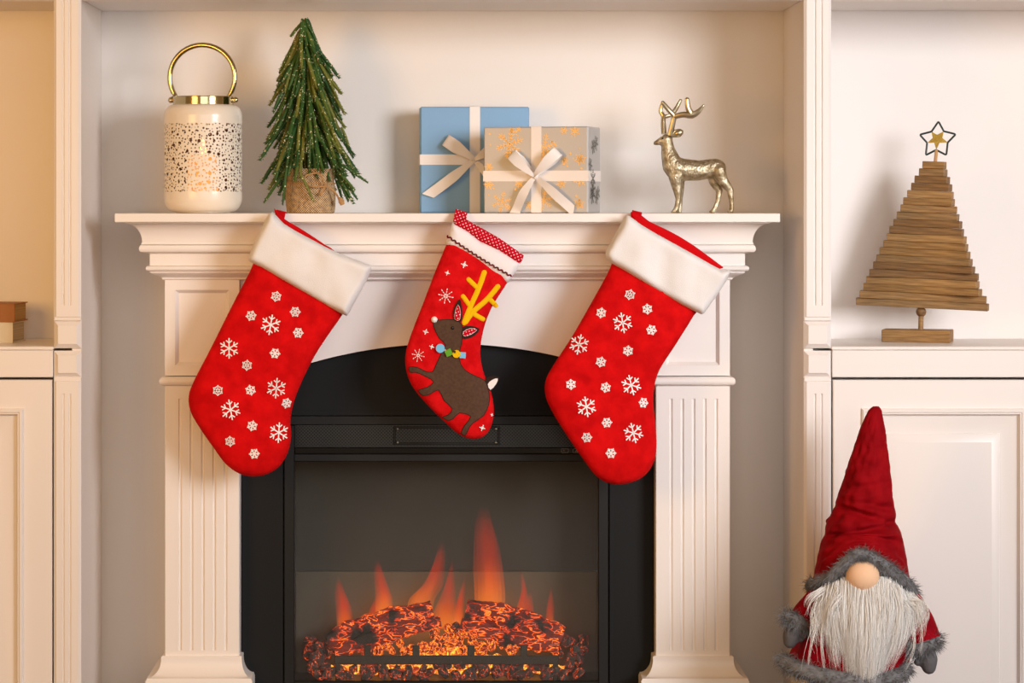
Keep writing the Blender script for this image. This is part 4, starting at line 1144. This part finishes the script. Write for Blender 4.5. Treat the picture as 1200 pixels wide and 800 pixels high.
gb = gift('gift_box', 'flat light blue gift box with white ribbon leaning behind the snowflake patterned gift', (c.x, GY1, ZT), math.radians(3), w1, h1, .045, M_bluep,
     ((555.5-556.5)*g1, ZP(187, GY1)-ZT), [(math.radians(146), .064, .0115, .020), (math.radians(32), .055, .011, .020)], [(math.radians(220), .108, .0095, -.004), (math.radians(-50), .10, .0095, .003)], .0095, 0.0)
GY2 = .035; g2 = S(GY2)
c = P(628, 250, GY2); w2 = 124*g2/math.cos(math.radians(14)); h2 = ZP(148, GY2)-ZT
RZ2 = math.radians(-18); GDP = .085
gd = gift('gift_box', 'pearly gift box printed with golden snowflakes and tied with white ribbon', (c.x, GY2+.02, ZT), RZ2, w2, h2, GDP, M_goldp,
     (.0015, ZP(206, GY2)-ZT), [(math.radians(137), .058, .0095, .020), (math.radians(44), .062, .0095, .020)], [(math.radians(237), .076, .0085, .004), (math.radians(-38), .094, .0085, -.006)], .0095, .0015)
ME_f1 = mesh_of('foil_snowflake', flake([(.3, .22), (.52, .3), (.74, .22)], .026, .22), M_foil, smooth=False)
ME_f2 = mesh_of('foil_snowflake', flake([(.45, .35)], .06, .3), M_foil, smooth=False)
ME_s1 = mesh_of('foil_snowflake', flake([(.3, .22), (.52, .3), (.74, .22)], .05, .22), M_silver, smooth=False)
ME_dot = mesh_of('foil_dot', ([Vector((math.cos(k*PI/4), 0, math.sin(k*PI/4))) for k in range(8)], [tuple(range(8))]), M_foil, smooth=False)
WG = WM[gd.name]
def on_front(zx, zy, r, me, nm='foil_snowflake', sp=0.2):
    px, py = 470+zx/4.615, 100+zy/4.615
    lx = (px-628)*g2/math.cos(RZ2); lz = ZP(py, GY2+.01)-ZT
    rr = r/4.615*g2
    if not (-w2/2+.001 < lx < w2/2-.001): return
    inst(nm, me, gd, WG @ Matrix.Translation((lx, -.0004, lz)) @ Matrix.Rotation(sp, 4, 'Y') @ Matrix.Diagonal((rr, rr, rr, 1)))
for zx, zy, r in ((590, 315, 82), (775, 335, 76), (548, 632, 60), (772, 622, 58)): on_front(zx, zy, r, ME_f1)
for zx, zy, r in ((868, 530, 30), (960, 640, 32), (640, 530, 28), (940, 250, 30), (885, 405, 26), (968, 400, 34), (968, 512, 38), (478, 440, 26), (476, 535, 30), (880, 245, 24), (690, 645, 26), (600, 240, 16), (640, 238, 16)): on_front(zx, zy, r, ME_f2, sp=zx*.01)
random.seed(3)
for k in range(46): on_front(random.uniform(470, 985), random.uniform(235, 660), random.uniform(3, 6.5), ME_dot, 'foil_dot')
for k in range(9):
    ly = random.uniform(.012, GDP-.01); lz = random.uniform(.015, h2-.015); rr = random.uniform(.010, .02)
    if lz+rr > h2: lz = h2-rr-.002
    rr = min(rr, lz-.002, ly, GDP-ly)
    inst('foil_snowflake', ME_s1, gd, WG @ Matrix.Translation((w2/2+.0009, ly, lz)) @ Matrix.Rotation(PI/2, 4, 'Z') @ Matrix.Rotation(k*.7, 4, 'Y') @ Matrix.Diagonal((rr, rr, rr, 1)))

# ------------------------------------------------------------------ golden deer
DY = .12
ds = S(DY)
def q(zx, zy, dy=0.0): 
    w = P(755 + zx/5.333, 105 + zy/5.333, DY); return Vector((w.x, DY+dy, w.z))
R = lambda v: v/5.333*ds
dr = thing('deer_figurine', 'golden standing deer figurine with branching antlers', 'figurine', (q(330, 770).x, DY, ZT))
LO = R(28)
zf = 771 + (ZP(250, DY) and 0)
def leg_(pts, rs_, dy):
    return [((q(a[0], a[1], dy), R(r)), (q(b[0], b[1], dy), R(s))) for (a, r), (b, s) in zip(zip(pts[:-1], rs_[:-1]), zip(pts[1:], rs_[1:]))]
segs = [((q(195, 490), R(72)), (q(240, 500), R(70))), ((q(240, 500), R(70)), (q(340, 505), R(64))), ((q(340, 505), R(64)), (q(440, 490), R(60))), ((q(440, 490), R(60)), (q(458, 490), R(54))),
        ((q(178, 475), R(66)), (q(154, 400), R(50))), ((q(152, 400), R(46)), (q(142, 330), R(38))),
        ((q(142, 312), R(37)), (q(115, 318), R(28))), ((q(115, 318), R(28)), (q(72, 334), R(13))), ((q(70, 332), R(13)), (q(68, 336), R(12)))]
segs += leg_([(195, 540), (200, 600), (212, 680), (200, 735), (188, 758)], [48, 34, 19, 16, 17], -LO)
segs += leg_([(215, 540), (222, 600), (226, 680), (224, 735), (222, 758)], [44, 32, 18, 15, 17], LO)
segs += leg_([(432, 520), (440, 575), (472, 630), (462, 700), (442, 745), (432, 760)], [44, 34, 22, 16, 15, 17], LO)
segs += leg_([(462, 510), (485, 565), (533, 625), (541, 690), (545, 740), (540, 760)], [46, 36, 23, 16, 15, 17], -LO)
segs += [((q(190, 762, -LO), R(14)), (q(172, 764, -LO), R(10))), ((q(222, 762, LO), R(14)), (q(206, 764, LO), R(10))), ((q(432, 762, LO), R(14)), (q(416, 764, LO), R(10))), ((q(542, 762, -LO), R(14)), (q(524, 764, -LO), R(10)))]
segs += [((q(496, 470), R(12)), (q(506, 500), R(8)))]
V, Fc = blob(segs, .0015, 5)
V = [Vector((v.x, v.y, max(v.z, ZT+.0002))) for v in V]
M_gold = mat('antique_gold', (214, 204, 178), .42, metal=1.0, var=(90, .35), bump=(330, .75, .003, (1, 1, .5)), rgb2=(150, 134, 104))
M_gold2 = mat('smooth_gold', (208, 196, 166), .32, metal=1.0, var=(50, .25), bump=(120, .1))
mk('deer_body', (V, Fc), M_gold, dr, angle=180)
for sg in (-1, 1):
    b0 = q(172, 290, sg*R(26)); tp_ = q(240 if sg < 0 else 228, 258, sg*R(44)); m_ = b0.lerp(tp_, .55)
    V, Fc = tube([b0, b0.lerp(tp_, .3), m_, b0.lerp(tp_, .85), tp_], [R(10), R(22), R(28), R(20), R(3)], 12)
    mk('ear', (V, Fc), M_gold2, dr, angle=60)
def antler(lst, dy):
    gs = []
    for pts, rs_ in lst:
        c = cr([q(a, b, d) for a, b, d in pts], 5, closed=False)
        gs.append(tube(c, [1.5*R(np.interp(k/(len(c)-1), np.linspace(0, 1, len(rs_)), rs_)) for k in range(len(c))], 10)); gs.append(sphere(c[-1], 1.5*R(rs_[-1]), 8)); 
    return join(*gs)
n_, f_ = -R(22), R(22)
mk('antler', antler([([(158, 285, n_), (174, 215, n_*1.6), (180, 165, n_*2), (150, 130, n_*2.2), (112, 84, n_*2)], [13, 12, 11, 11, 9]), ([(178, 172, n_*2), (235, 158, n_*2.6), (290, 160, n_*3), (330, 140, n_*3.2), (366, 98, n_*3.2)], [10, 13, 16, 11, 4]), ([(290, 158, n_*3), (268, 115, n_*3.2), (262, 65, n_*3.4)], [15, 12, 10])], 0), M_gold2, dr)
mk('antler', antler([([(125, 275, f_), (122, 210, f_*1.6), (122, 165, f_*2), (106, 130, f_*2.2), (118, 86, f_*2)], [12, 11, 10, 9, 8]), ([(122, 168, f_*2), (160, 160, f_*2.5), (195, 130, f_*3), (232, 66, f_*3.2)], [9, 9, 10, 7])], 0), M_gold2, dr)
for sg in (-1, 1): mk('eye', sphere(q(112, 305, sg*R(27)), R(6), 8), M_bead, dr)

# ------------------------------------------------------------------ slatted wooden tree
WY = .17; ws = S(WY)
zc = Z_CNT
wt = thing('wooden_christmas_tree', 'decorative slatted wooden tree on a post with a wire star on top', 'decoration', (P(1079, 0, WY).x, WY, zc), (0, 0, math.radians(-17)))
WT = WM[wt.name]
woods = [mat('walnut_slat', k, .6, var=(22, .35, (1, 10, 14)), bump=(60, .3, .001, (.3, 3, 6)), rgb2=c) for k, c in (((164, 124, 72), (122, 88, 48)), ((176, 136, 84), (138, 102, 58)), ((142, 104, 60), (104, 74, 42)), ((156, 120, 76), (116, 88, 52)))]
def wl(px, py):
    """local x, z from pixel"""
    return ((px-1079)*ws/math.cos(math.radians(17)), (396-py)*ws)
x0, z0_ = wl(1037.5, 396); x1, z1_ = wl(1111, 381.5)
mk('base', box(x0, x1+.004, -.028, .028, 0, z1_, .0012), woods[0], wt, local=True)
tilt = math.radians(4.6)
mk('post', tube([Vector((0, 0, z1_-.001)), Vector((.0012, 0, wl(0, 352)[1]))], 3*ws, 12), woods[1], wt, local=True)
mk('post_ball', sphere((.0006, 0, wl(0, 361)[1]), 6*ws, 16), woods[2], wt, local=True)
Lz = [272,262,248,238,225,214,204,193,183,172,163,152,140,130,120,110,99,90,81,70]
Rz = [338,340,348,355,360,364,372,377,386,392,400,404,412,419,426,436,441,449,460,467]
random.seed(9)
slat_base = {}
for k in range(20):
    pxl, pxr = 980 + Lz[k]/2.667, 980 + Rz[k]/2.667
    yc = 120 + (183 + (617-183)*k/19 + 1.5)/2.667
    cx, cz = wl((pxl+pxr)/2, yc); ww = (pxr-pxl)*ws*1.03; hh = 8.55*ws
    me = mesh_of('slat', box(-ww/2, ww/2, -.0125, .0125, -hh/2, hh/2, .0009), woods[(k*7+k//3) % 4])
    M = WT @ Matrix.Translation((cx, 0, cz)) @ Matrix.Rotation(math.radians(2.3+random.uniform(-.35, .35)), 4, 'Y') @ Matrix.Rotation(math.radians(random.uniform(-9, 5)), 4, 'Z') @ Matrix.Translation((0, random.uniform(-.002, .002), 0))
    inst('slat', me, wt, M)
ps = Vector((wl(1095.2, 0)[0], 0, wl(0, 186)[1])); pe = Vector((wl(1096.5, 0)[0], 0, wl(0, 171)[1]))
mk('star_post', tube([ps, pe], 2*ws, 10), mat('light_dowel', (196, 150, 96), .6), wt, local=True)
def zs(a, b): return wl(1060+a/10.66, 125+b/10.66)
tips = [(413, 138), (618, 300), (505, 560), (262, 560), (190, 302)]; inn = [(475, 262), (522, 402), (385, 493), (278, 405), (330, 265)]
loop = []
for a, b in zip(tips, inn):
    loop += [a, b]
lp = []
for i in range(10):
    p0, p1, p2 = Vector(loop[i-1]), Vector(loop[i]), Vector(loop[(i+1) % 10])
    k = .16 if i % 2 == 0 else .05
    A, B = p1.lerp(p0, k), p1.lerp(p2, k)
    for t in (0, .25, .5, .75, 1): lp.append((A.lerp(p1, t)).lerp(p1.lerp(B, t), t))
lp = [Vector((zs(v.x, v.y)[0], 0, zs(v.x, v.y)[1])) for v in lp]
star = mk('wire_star', tube(lp, 1.15*ws, 8, closed=True), mat('dark_green_wire', (28, 44, 44), .4), wt, local=True)
gi = [(330, 265), (398, 306), (475, 262), (458, 345), (522, 402), (425, 405), (388, 492), (362, 405), (280, 406), (345, 345)]
gs_ = [zs(*v) for v in gi]
mk('glitter_star', prism_xz(gs_, -.0015, .0015), mat('gold_glitter', (206, 168, 72), .35, metal=.7, var=(700, .4), bump=(900, .8)), star, local=True, smooth=False)

# ------------------------------------------------------------------ books
def book(label, px1, pys, y, rz, covcol, pagecol, L, dp, spine):
    c = P(px1, pys[1], y); h = (pys[1]-pys[0])*S(y)
    t = thing('book', label, 'book', (c.x, y, c.z), (0, 0, rz), group=None)
    th = .0022; cv = mat('book_cover', covcol, .55, var=(20, .12), bump=(120, .15)); pg = mat('book_pages', pagecol, .8, var=(40, .3, (.1, .1, 14)))
    mk('cover', join(box(-L, 0, 0, dp, 0, th, .0004), box(-L, 0, 0, dp, h-th, h, .0004), box(-L, 0, 0, .0022, th-.0002, h-th+.0002, .0004)), cv, t, local=True)
    mk('page_block', box(-L+.004, -.003, .0024, dp-.003, th, h-th), pg, t, local=True)
    return t
zbk = Z_CNT
bs = S(.13)
hh1, hh2 = 24*bs, 22*bs
def pyz(z, y): return VY + (ZC-z)/S(y)
BKX = 17
book('thick white book lying under the brown book on the counter', 15, (pyz(zbk+hh1, .13), pyz(zbk, .13)), .13, math.radians(-5), (226, 216, 196), (206, 188, 160), .19, .10, 0)
book('brown covered book lying on top of the white book', 17, (pyz(zbk+hh1+hh2+.0003, .13), pyz(zbk+hh1+.0003, .13)), .13, math.radians(-6), (168, 106, 56), (196, 156, 96), .17, .095, 0)
# ------------------------------------------------------------------ gnome
NY = -.165; ns = S(NY)
def gp(px, py, dy=0.0):
    w = P(px, py, NY); return Vector((w.x, NY+dy, w.z))
gn = thing('christmas_gnome', 'plush gnome with tall red hat, round nose and long white beard', 'gnome', (gp(1008, 0).x, NY, 0))
M_vel = mat('red_velvet', (150, 4, 15), .8, var=(30, .3), bump=(700, .25, .001), sheen=.2, rgb2=(128, 0, 10), spec=.1)
M_velc = mat('crimson_coat_velvet', (156, 4, 24), .8, var=(26, .3), bump=(700, .25, .001), sheen=.25, rgb2=(120, 0, 14), spec=.1)
M_fur = mat('grey_fur', (138, 138, 140), .8, var=(60, .4), spec=.15)
M_mit = mat('grey_knit', (104, 102, 104), .9, bump=(400, .6, .002), spec=.1)
M_beard = mat('white_beard_hair', (255, 252, 247), .5, var=(40, .02), spec=.3, sheen=.3)
M_skin = mat('peach_felt_nose', (244, 200, 162), .8, bump=(600, .1), spec=.2)
# hat
rows = [(476, 1023, 1030), (480, 1018, 1033), (490, 1013, 1035), (505, 1007, 1037.5), (520, 1002, 1039.5), (540, 995, 1042), (560, 989, 1044), (580, 982, 1046), (597, 976, 1049), (605, 973, 1050), (612, 970, 1049.5), (622, 967, 1054), (635, 963, 1058), (650, 959, 1061), (665, 956, 1063.5), (680, 953, 1066), (694, 951, 1068)]
pyv = np.array([r[0] for r in rows]); lv = np.array([r[1] for r in rows]); rv = np.array([r[2] for r in rows])
V, Fc = [], []; n = 56; levels = list(np.linspace(476, 694, 90))
for k, py in enumerate(levels):
    l, r = np.interp(py, pyv, lv), np.interp(py, pyv, rv); cx, hw = (l+r)/2, (r-l)/2
    for i in range(n):
        a = 2*PI*i/n; ca, sa = math.cos(a), math.sin(a)
        f = 1.0
        u = cx + hw*ca
        front = max(0, -sa)
        # creases where the cone slumps
        cre = 0
        for c0, sl, am, wd in ((602, .26, 17, 3.6), (617, -.2, 19, 4), (589, .16, 9, 3.5), (566, -.14, 6, 3.6), (545, .22, 5, 3.6), (526, -.12, 4, 3.5), (632, .1, 8, 4.5)):
            d = py - (c0 + sl*(u-1015)); cre += am*math.exp(-(d/wd)**2)*(0.4+0.6*front)*(.6+.6*nz(u*.03, c0, 0, 1.7))
        bul = 3.5*math.exp(-((py-626)/9)**2) + 3*math.exp(-((py-611)/5)**2)
        dz = 5*nz(ca*2.2, sa*2.2, py*.05, 1.9) + 2.2*nz(ca*1.4, sa*1.4, py*.03, 1.3)
        h2_ = hw + (bul - cre + dz)*min(1, hw/30)
        if abs(ca) > .93: h2_ = hw + (h2_-hw)*.25
        dip = 0
        if py > 650:   # front of the brim arches up over the face
            pass
        V.append(gp(cx, py) + Vector((h2_*ca*ns, h2_*sa*.86*ns, 0)))
for k in range(len(levels)-1):
    for i in range(n):
        j = (i+1) % n; Fc.append((k*n+j, k*n+i, (k+1)*n+i, (k+1)*n+j))
Fc.append(tuple(range(n)))
# arch: shear the lowest rows up at the front
brim = lambda px: np.interp(px, [945, 955, 970, 985, 998, 1012, 1028, 1045, 1060, 1072], [684, 680, 670, 652, 643, 646, 656, 668, 683, 700])
def brim_lift(v):
    px = VX + v.x/ns; py = VY + (ZC-v.z)/ns
    if v.y < NY and py > 620:
        t = (py-620)/(694-620); fr = min(1, (NY-v.y)/(30*ns)); tgt = brim(px) - 2
        py2 = 620 + t*(tgt-620); return Vector((v.x, v.y, v.z + (py-py2)*ns*fr))
    return v
V = [brim_lift(v) for v in V]
mk('hat', (V, Fc), M_vel, gn, angle=180)
# coat body with arms
segs = []
for a, b, r, s, da, db in (((1010, 690), (1008, 720), 40, 46, 0, 0), ((1008, 720), (1002, 765), 46, 60, 0, 0), ((1002, 765), (999, 783), 60, 63, 0, 0)):
    pass
V, Fc = [], []
crow = [(668, 972, 1050), (680, 962, 1062), (692, 957, 1068), (705, 952, 1070), (720, 950, 1070), (740, 943, 1068), (760, 932, 1066), (775, 926, 1062), (788, 924, 1060)]
cy = np.array([r[0] for r in crow]); cl_ = np.array([r[1] for r in crow]); cr_2 = np.array([r[2] for r in crow])
lv2 = np.linspace(668, 788, 34)
for k, py in enumerate(lv2):
    l, r = np.interp(py, cy, cl_), np.interp(py, cy, cr_2); cx, hw = (l+r)/2, (r-l)/2
    for i in range(n):
        a = 2*PI*i/n; t = (py-668)/120
        rr = hw*(1 + t*.05*math.sin(a*7+1))
        V.append(gp(cx, py + 8*t*t*((cx+hw*math.cos(a)-995)/70)) + Vector((rr*math.cos(a)*ns, rr*.85*math.sin(a)*ns, 0)))
Fc = []
for k in range(len(lv2)-1):
    for i in range(n):
        j = (i+1) % n; Fc.append((k*n+j, k*n+i, (k+1)*n+i, (k+1)*n+j))
Fc += [tuple(range(n)), tuple(reversed([(len(lv2)-1)*n+i for i in range(n)]))]
mk('coat', (V, Fc), M_velc, gn, angle=180)
def sleeve(pts, rads):
    c = cr(pts, 6, closed=False); m = len(c)
    return tube(c, [np.interp(k/(m-1), np.linspace(0, 1, len(rads)), rads)*ns for k in range(m)], 18)
aL = [gp(968, 688, -.005), gp(957, 703, -.012), gp(944, 717, -.02), gp(934, 729, -.026)]
aR = [gp(1054, 690, -.005), gp(1064, 708, -.012), gp(1073, 728, -.02), gp(1080, 748, -.026)]
mk('sleeve', sleeve(aL, [14, 16, 16.5, 16]), M_velc, gn, angle=70)
mk('sleeve', sleeve(aR, [14, 18, 20, 20]), M_velc, gn, angle=70)
def mitten(c, d, L, w, thumb):
    d = d.normalized(); t = d.cross(Vector((0, -1, 0))).normalized()
    return blob([((c - d*L*.5, w*.8), (c, w)), ((c, w), (c + d*L*.55, w*.75)), ((c - d*L*.2, w*.5), (c + t*thumb*w*1.1 + d*L*.1, w*.42))], .0028, 2)
mL, mR = gp(925, 741, -.03), gp(1084, 769, -.03)
mk('mitten', mitten(mL, Vector((-.25, 0, -1)), 14*ns, 10.5*ns, -1), M_mit, gn, angle=180)
mk('mitten', mitten(mR, Vector((.12, 0, -1)), 16*ns, 11.5*ns, 1), M_mit, gn, angle=180)
rnd = random.Random(4)
def fur(points, L, w, count, seed, grav=.35):
    """points: list of (center, radius) along a strip; hairs stick out round it"""
    r_ = random.Random(seed); it = []; m = len(points)
    for k in range(count):
        u = r_.random()*(m-1); i = min(m-2, int(u)); f = u-i
        c = points[i][0].lerp(points[i+1][0], f); rr = points[i][1]*(1-f)+points[i+1][1]*f
        d = Vector((r_.gauss(0, 1), r_.gauss(0, 1)-.3, r_.gauss(0, 1))).normalized()
        p = c + d*rr*.75; l = L*r_.uniform(.6, 1.25)
        dd = (d + Vector((r_.uniform(-.6, .6), r_.uniform(-.5, .3), r_.uniform(-.6, .5)-grav))).normalized()
        it.append(([p, p + dd*l*.5, p + (dd + Vector((0, 0, -grav*.6)) + Vector((r_.uniform(-.3, .3), 0, r_.uniform(-.3, .3)))).normalized()*l*.5 + dd*l*.5], w))
    return strands(it)
def trim(name, pts, rads, L, count, seed):
    c = cr(pts, 5, closed=False); m = len(c); rr = [np.interp(k/(m-1), np.linspace(0, 1, len(rads)), rads)*ns for k in range(m)]
    core = mk(name, tube(c, [x*.86 for x in rr], 12), M_fur, gn, angle=70)
    f = mk('fur_pile', fur(list(zip(c, rr)), L*ns, .00055, count, seed), M_fur, core); f['kind'] = 'stuff'
def surf_y(px, py, l, r): 
    cx, hw = (l+r)/2, (r-l)/2; u = max(-1, min(1, (px-cx)/hw)); return -hw*.86*math.sqrt(1-u*u)*ns
bp_ = []
for px in (949, 956, 968, 982, 998, 1014, 1030, 1046, 1060, 1069):
    bp_.append(gp(px, brim(px), surf_y(px, 690, 950, 1069) - .004))
trim('hat_fur_brim', bp_, [6.5, 7, 7.5, 8.5, 8.5, 8, 8, 8, 8.5, 9], 8, 3000, 1)
back = [gp(1069, 700, 0), gp(1060, 702, .03), gp(1010, 704, .062), gp(962, 700, .035), gp(949, 686, .0)]
trim('hat_fur_brim', back, [7, 7, 7, 7, 7], 8, 700, 12)
trim('cuff_fur', [gp(944, 729, -.028), gp(932, 725, -.036), gp(919, 719, -.03)], [10.5, 13, 9.5], 9, 1100, 2)
trim('cuff_fur', [gp(1064, 756, -.028), gp(1078, 752, -.038), gp(1094, 746, -.03)], [11, 13, 10.5], 9, 1300, 3)
hm = []
for px, py in ((916, 772), (930, 777), (950, 781), (975, 785), (1000, 789), (1025, 788), (1045, 784), (1058, 778)):
    hm.append(gp(px, py, surf_y(px, py, 914, 1063)*1.0 - .002))
trim('hem_fur', hm, [9, 11, 11, 11, 11, 11, 11, 9], 9, 2600, 6)
hb_ = [gp(1058, 778, 0.0), gp(1040, 790, .05), gp(988, 792, .065), gp(935, 782, .045), gp(916, 772, 0.0)]
trim('hem_fur', hb_, [9, 10, 10, 10, 9], 9, 600, 7)
# nose
mk('nose', sphere(gp(1003, 667, -.075), 19.5*ns, 24, (1, .9, .93)), M_skin, gn, angle=180)
# beard: hanging locks
it = []; rb = random.Random(21)
def lock(px, py0, endx, endy, layer, nst, spread):
    cxn = (px-1006)/46; ph = rb.uniform(0, 6); am = rb.uniform(1.0, 4.0)*(-1 if rb.random() < .5 else 1)
    y0 = surf_y(px, 690, 952, 1068)*.95 - .004 - .014*layer; y1 = -.088 - .014*layer + .022*abs(cxn)
    for s in range(nst):
        ox, oe, ol = rb.gauss(0, spread), rb.gauss(0, spread*.55), rb.uniform(-16, 5); oy = rb.uniform(-.003, .003)
        if rb.random() < .06: oe += rb.uniform(-12, 12)
        pts = []
        for j in range(8):
            t = j/7; x = px+ox*(1-t)+oe*t + (endx-px)*t**1.15 + am*math.sin(ph+t*4.2)*t + cxn*11*math.sin(PI*t)
            py = py0 + (endy+ol-py0)*t
            yy = y0 + oy + (y1-y0)*t - .016*math.sin(PI*t)*(1-.5*abs(cxn))
            pts.append(gp(x, py, yy))
        it.append((pts, rb.uniform(.0004, .0007)))
for k in range(125):
    px = 963 + 94*rb.random(); layer = rb.random()
    py0 = np.interp(px, [963, 985, 1003, 1025, 1057], [682, 668, 672, 668, 690]) + 18*rb.random()*layer
    endy = np.interp(px, [962, 975, 990, 1003, 1015, 1030, 1045, 1058], [760, 775, 792, 816, 806, 788, 772, 748]) + rb.uniform(-34, 6)
    endx = 1002 + (px-1006)*np.interp(endy, [725, 770, 800], [1.3, .85, .4]) + rb.uniform(-6, 6)
    if rb.random() < .14: endx += rb.choice((-1, 1))*rb.uniform(5, 16); endy -= rb.uniform(10, 35)
    lock(px, py0, endx, endy, layer, 24, 4.2)
for px, py0, ex, ey in ((966, 690, 944, 772), (964, 700, 950, 752), (970, 690, 957, 782), (1052, 690, 1074, 735), (1055, 695, 1066, 757), (1050, 700, 1052, 775), (1056, 690, 1078, 722)):
    lock(px, py0, ex, ey, .8, 12, 2.5)
o = mk('beard', strands(it), M_beard, gn, angle=180); o['kind'] = 'stuff'
# beard under-layer gives body
bl = [((gp(985, 690, -.045), 22*ns), (gp(1030, 690, -.045), 22*ns)), ((gp(990, 690, -.048), 24*ns), (gp(995, 745, -.062), 22*ns)), ((gp(1028, 690, -.048), 24*ns), (gp(1018, 742, -.062), 22*ns)), ((gp(1003, 742, -.062), 24*ns), (gp(1003, 786, -.072), 10*ns)), ((gp(1000, 720, -.055), 32*ns), (gp(1014, 720, -.055), 30*ns))]
mk('beard_core', blob(bl, .005, 4), M_beard, gn, angle=180)
# legs and boots below the frame
for sx_ in (-1, 1):
    lx = 1000 + sx_*30
    mk('leg', tube([gp(lx, 782), gp(lx+sx_*2, 850), Vector((gp(lx+sx_*3, 0).x, NY, .06))], [22*ns, 20*ns, 20*ns], 18), M_mit, gn)
    bx = gp(lx+sx_*3, 0).x
    V, Fc = blob([((Vector((bx, NY, .075)), .030), (Vector((bx, NY, .035)), .034)), ((Vector((bx, NY-.005, .033)), .033), (Vector((bx+sx_*.012, NY-.05, .031)), .031))], .005, 3)
    mk('boot', ([Vector((v.x, v.y, max(v.z, .0))) for v in V], Fc), M_velc, gn, angle=180)
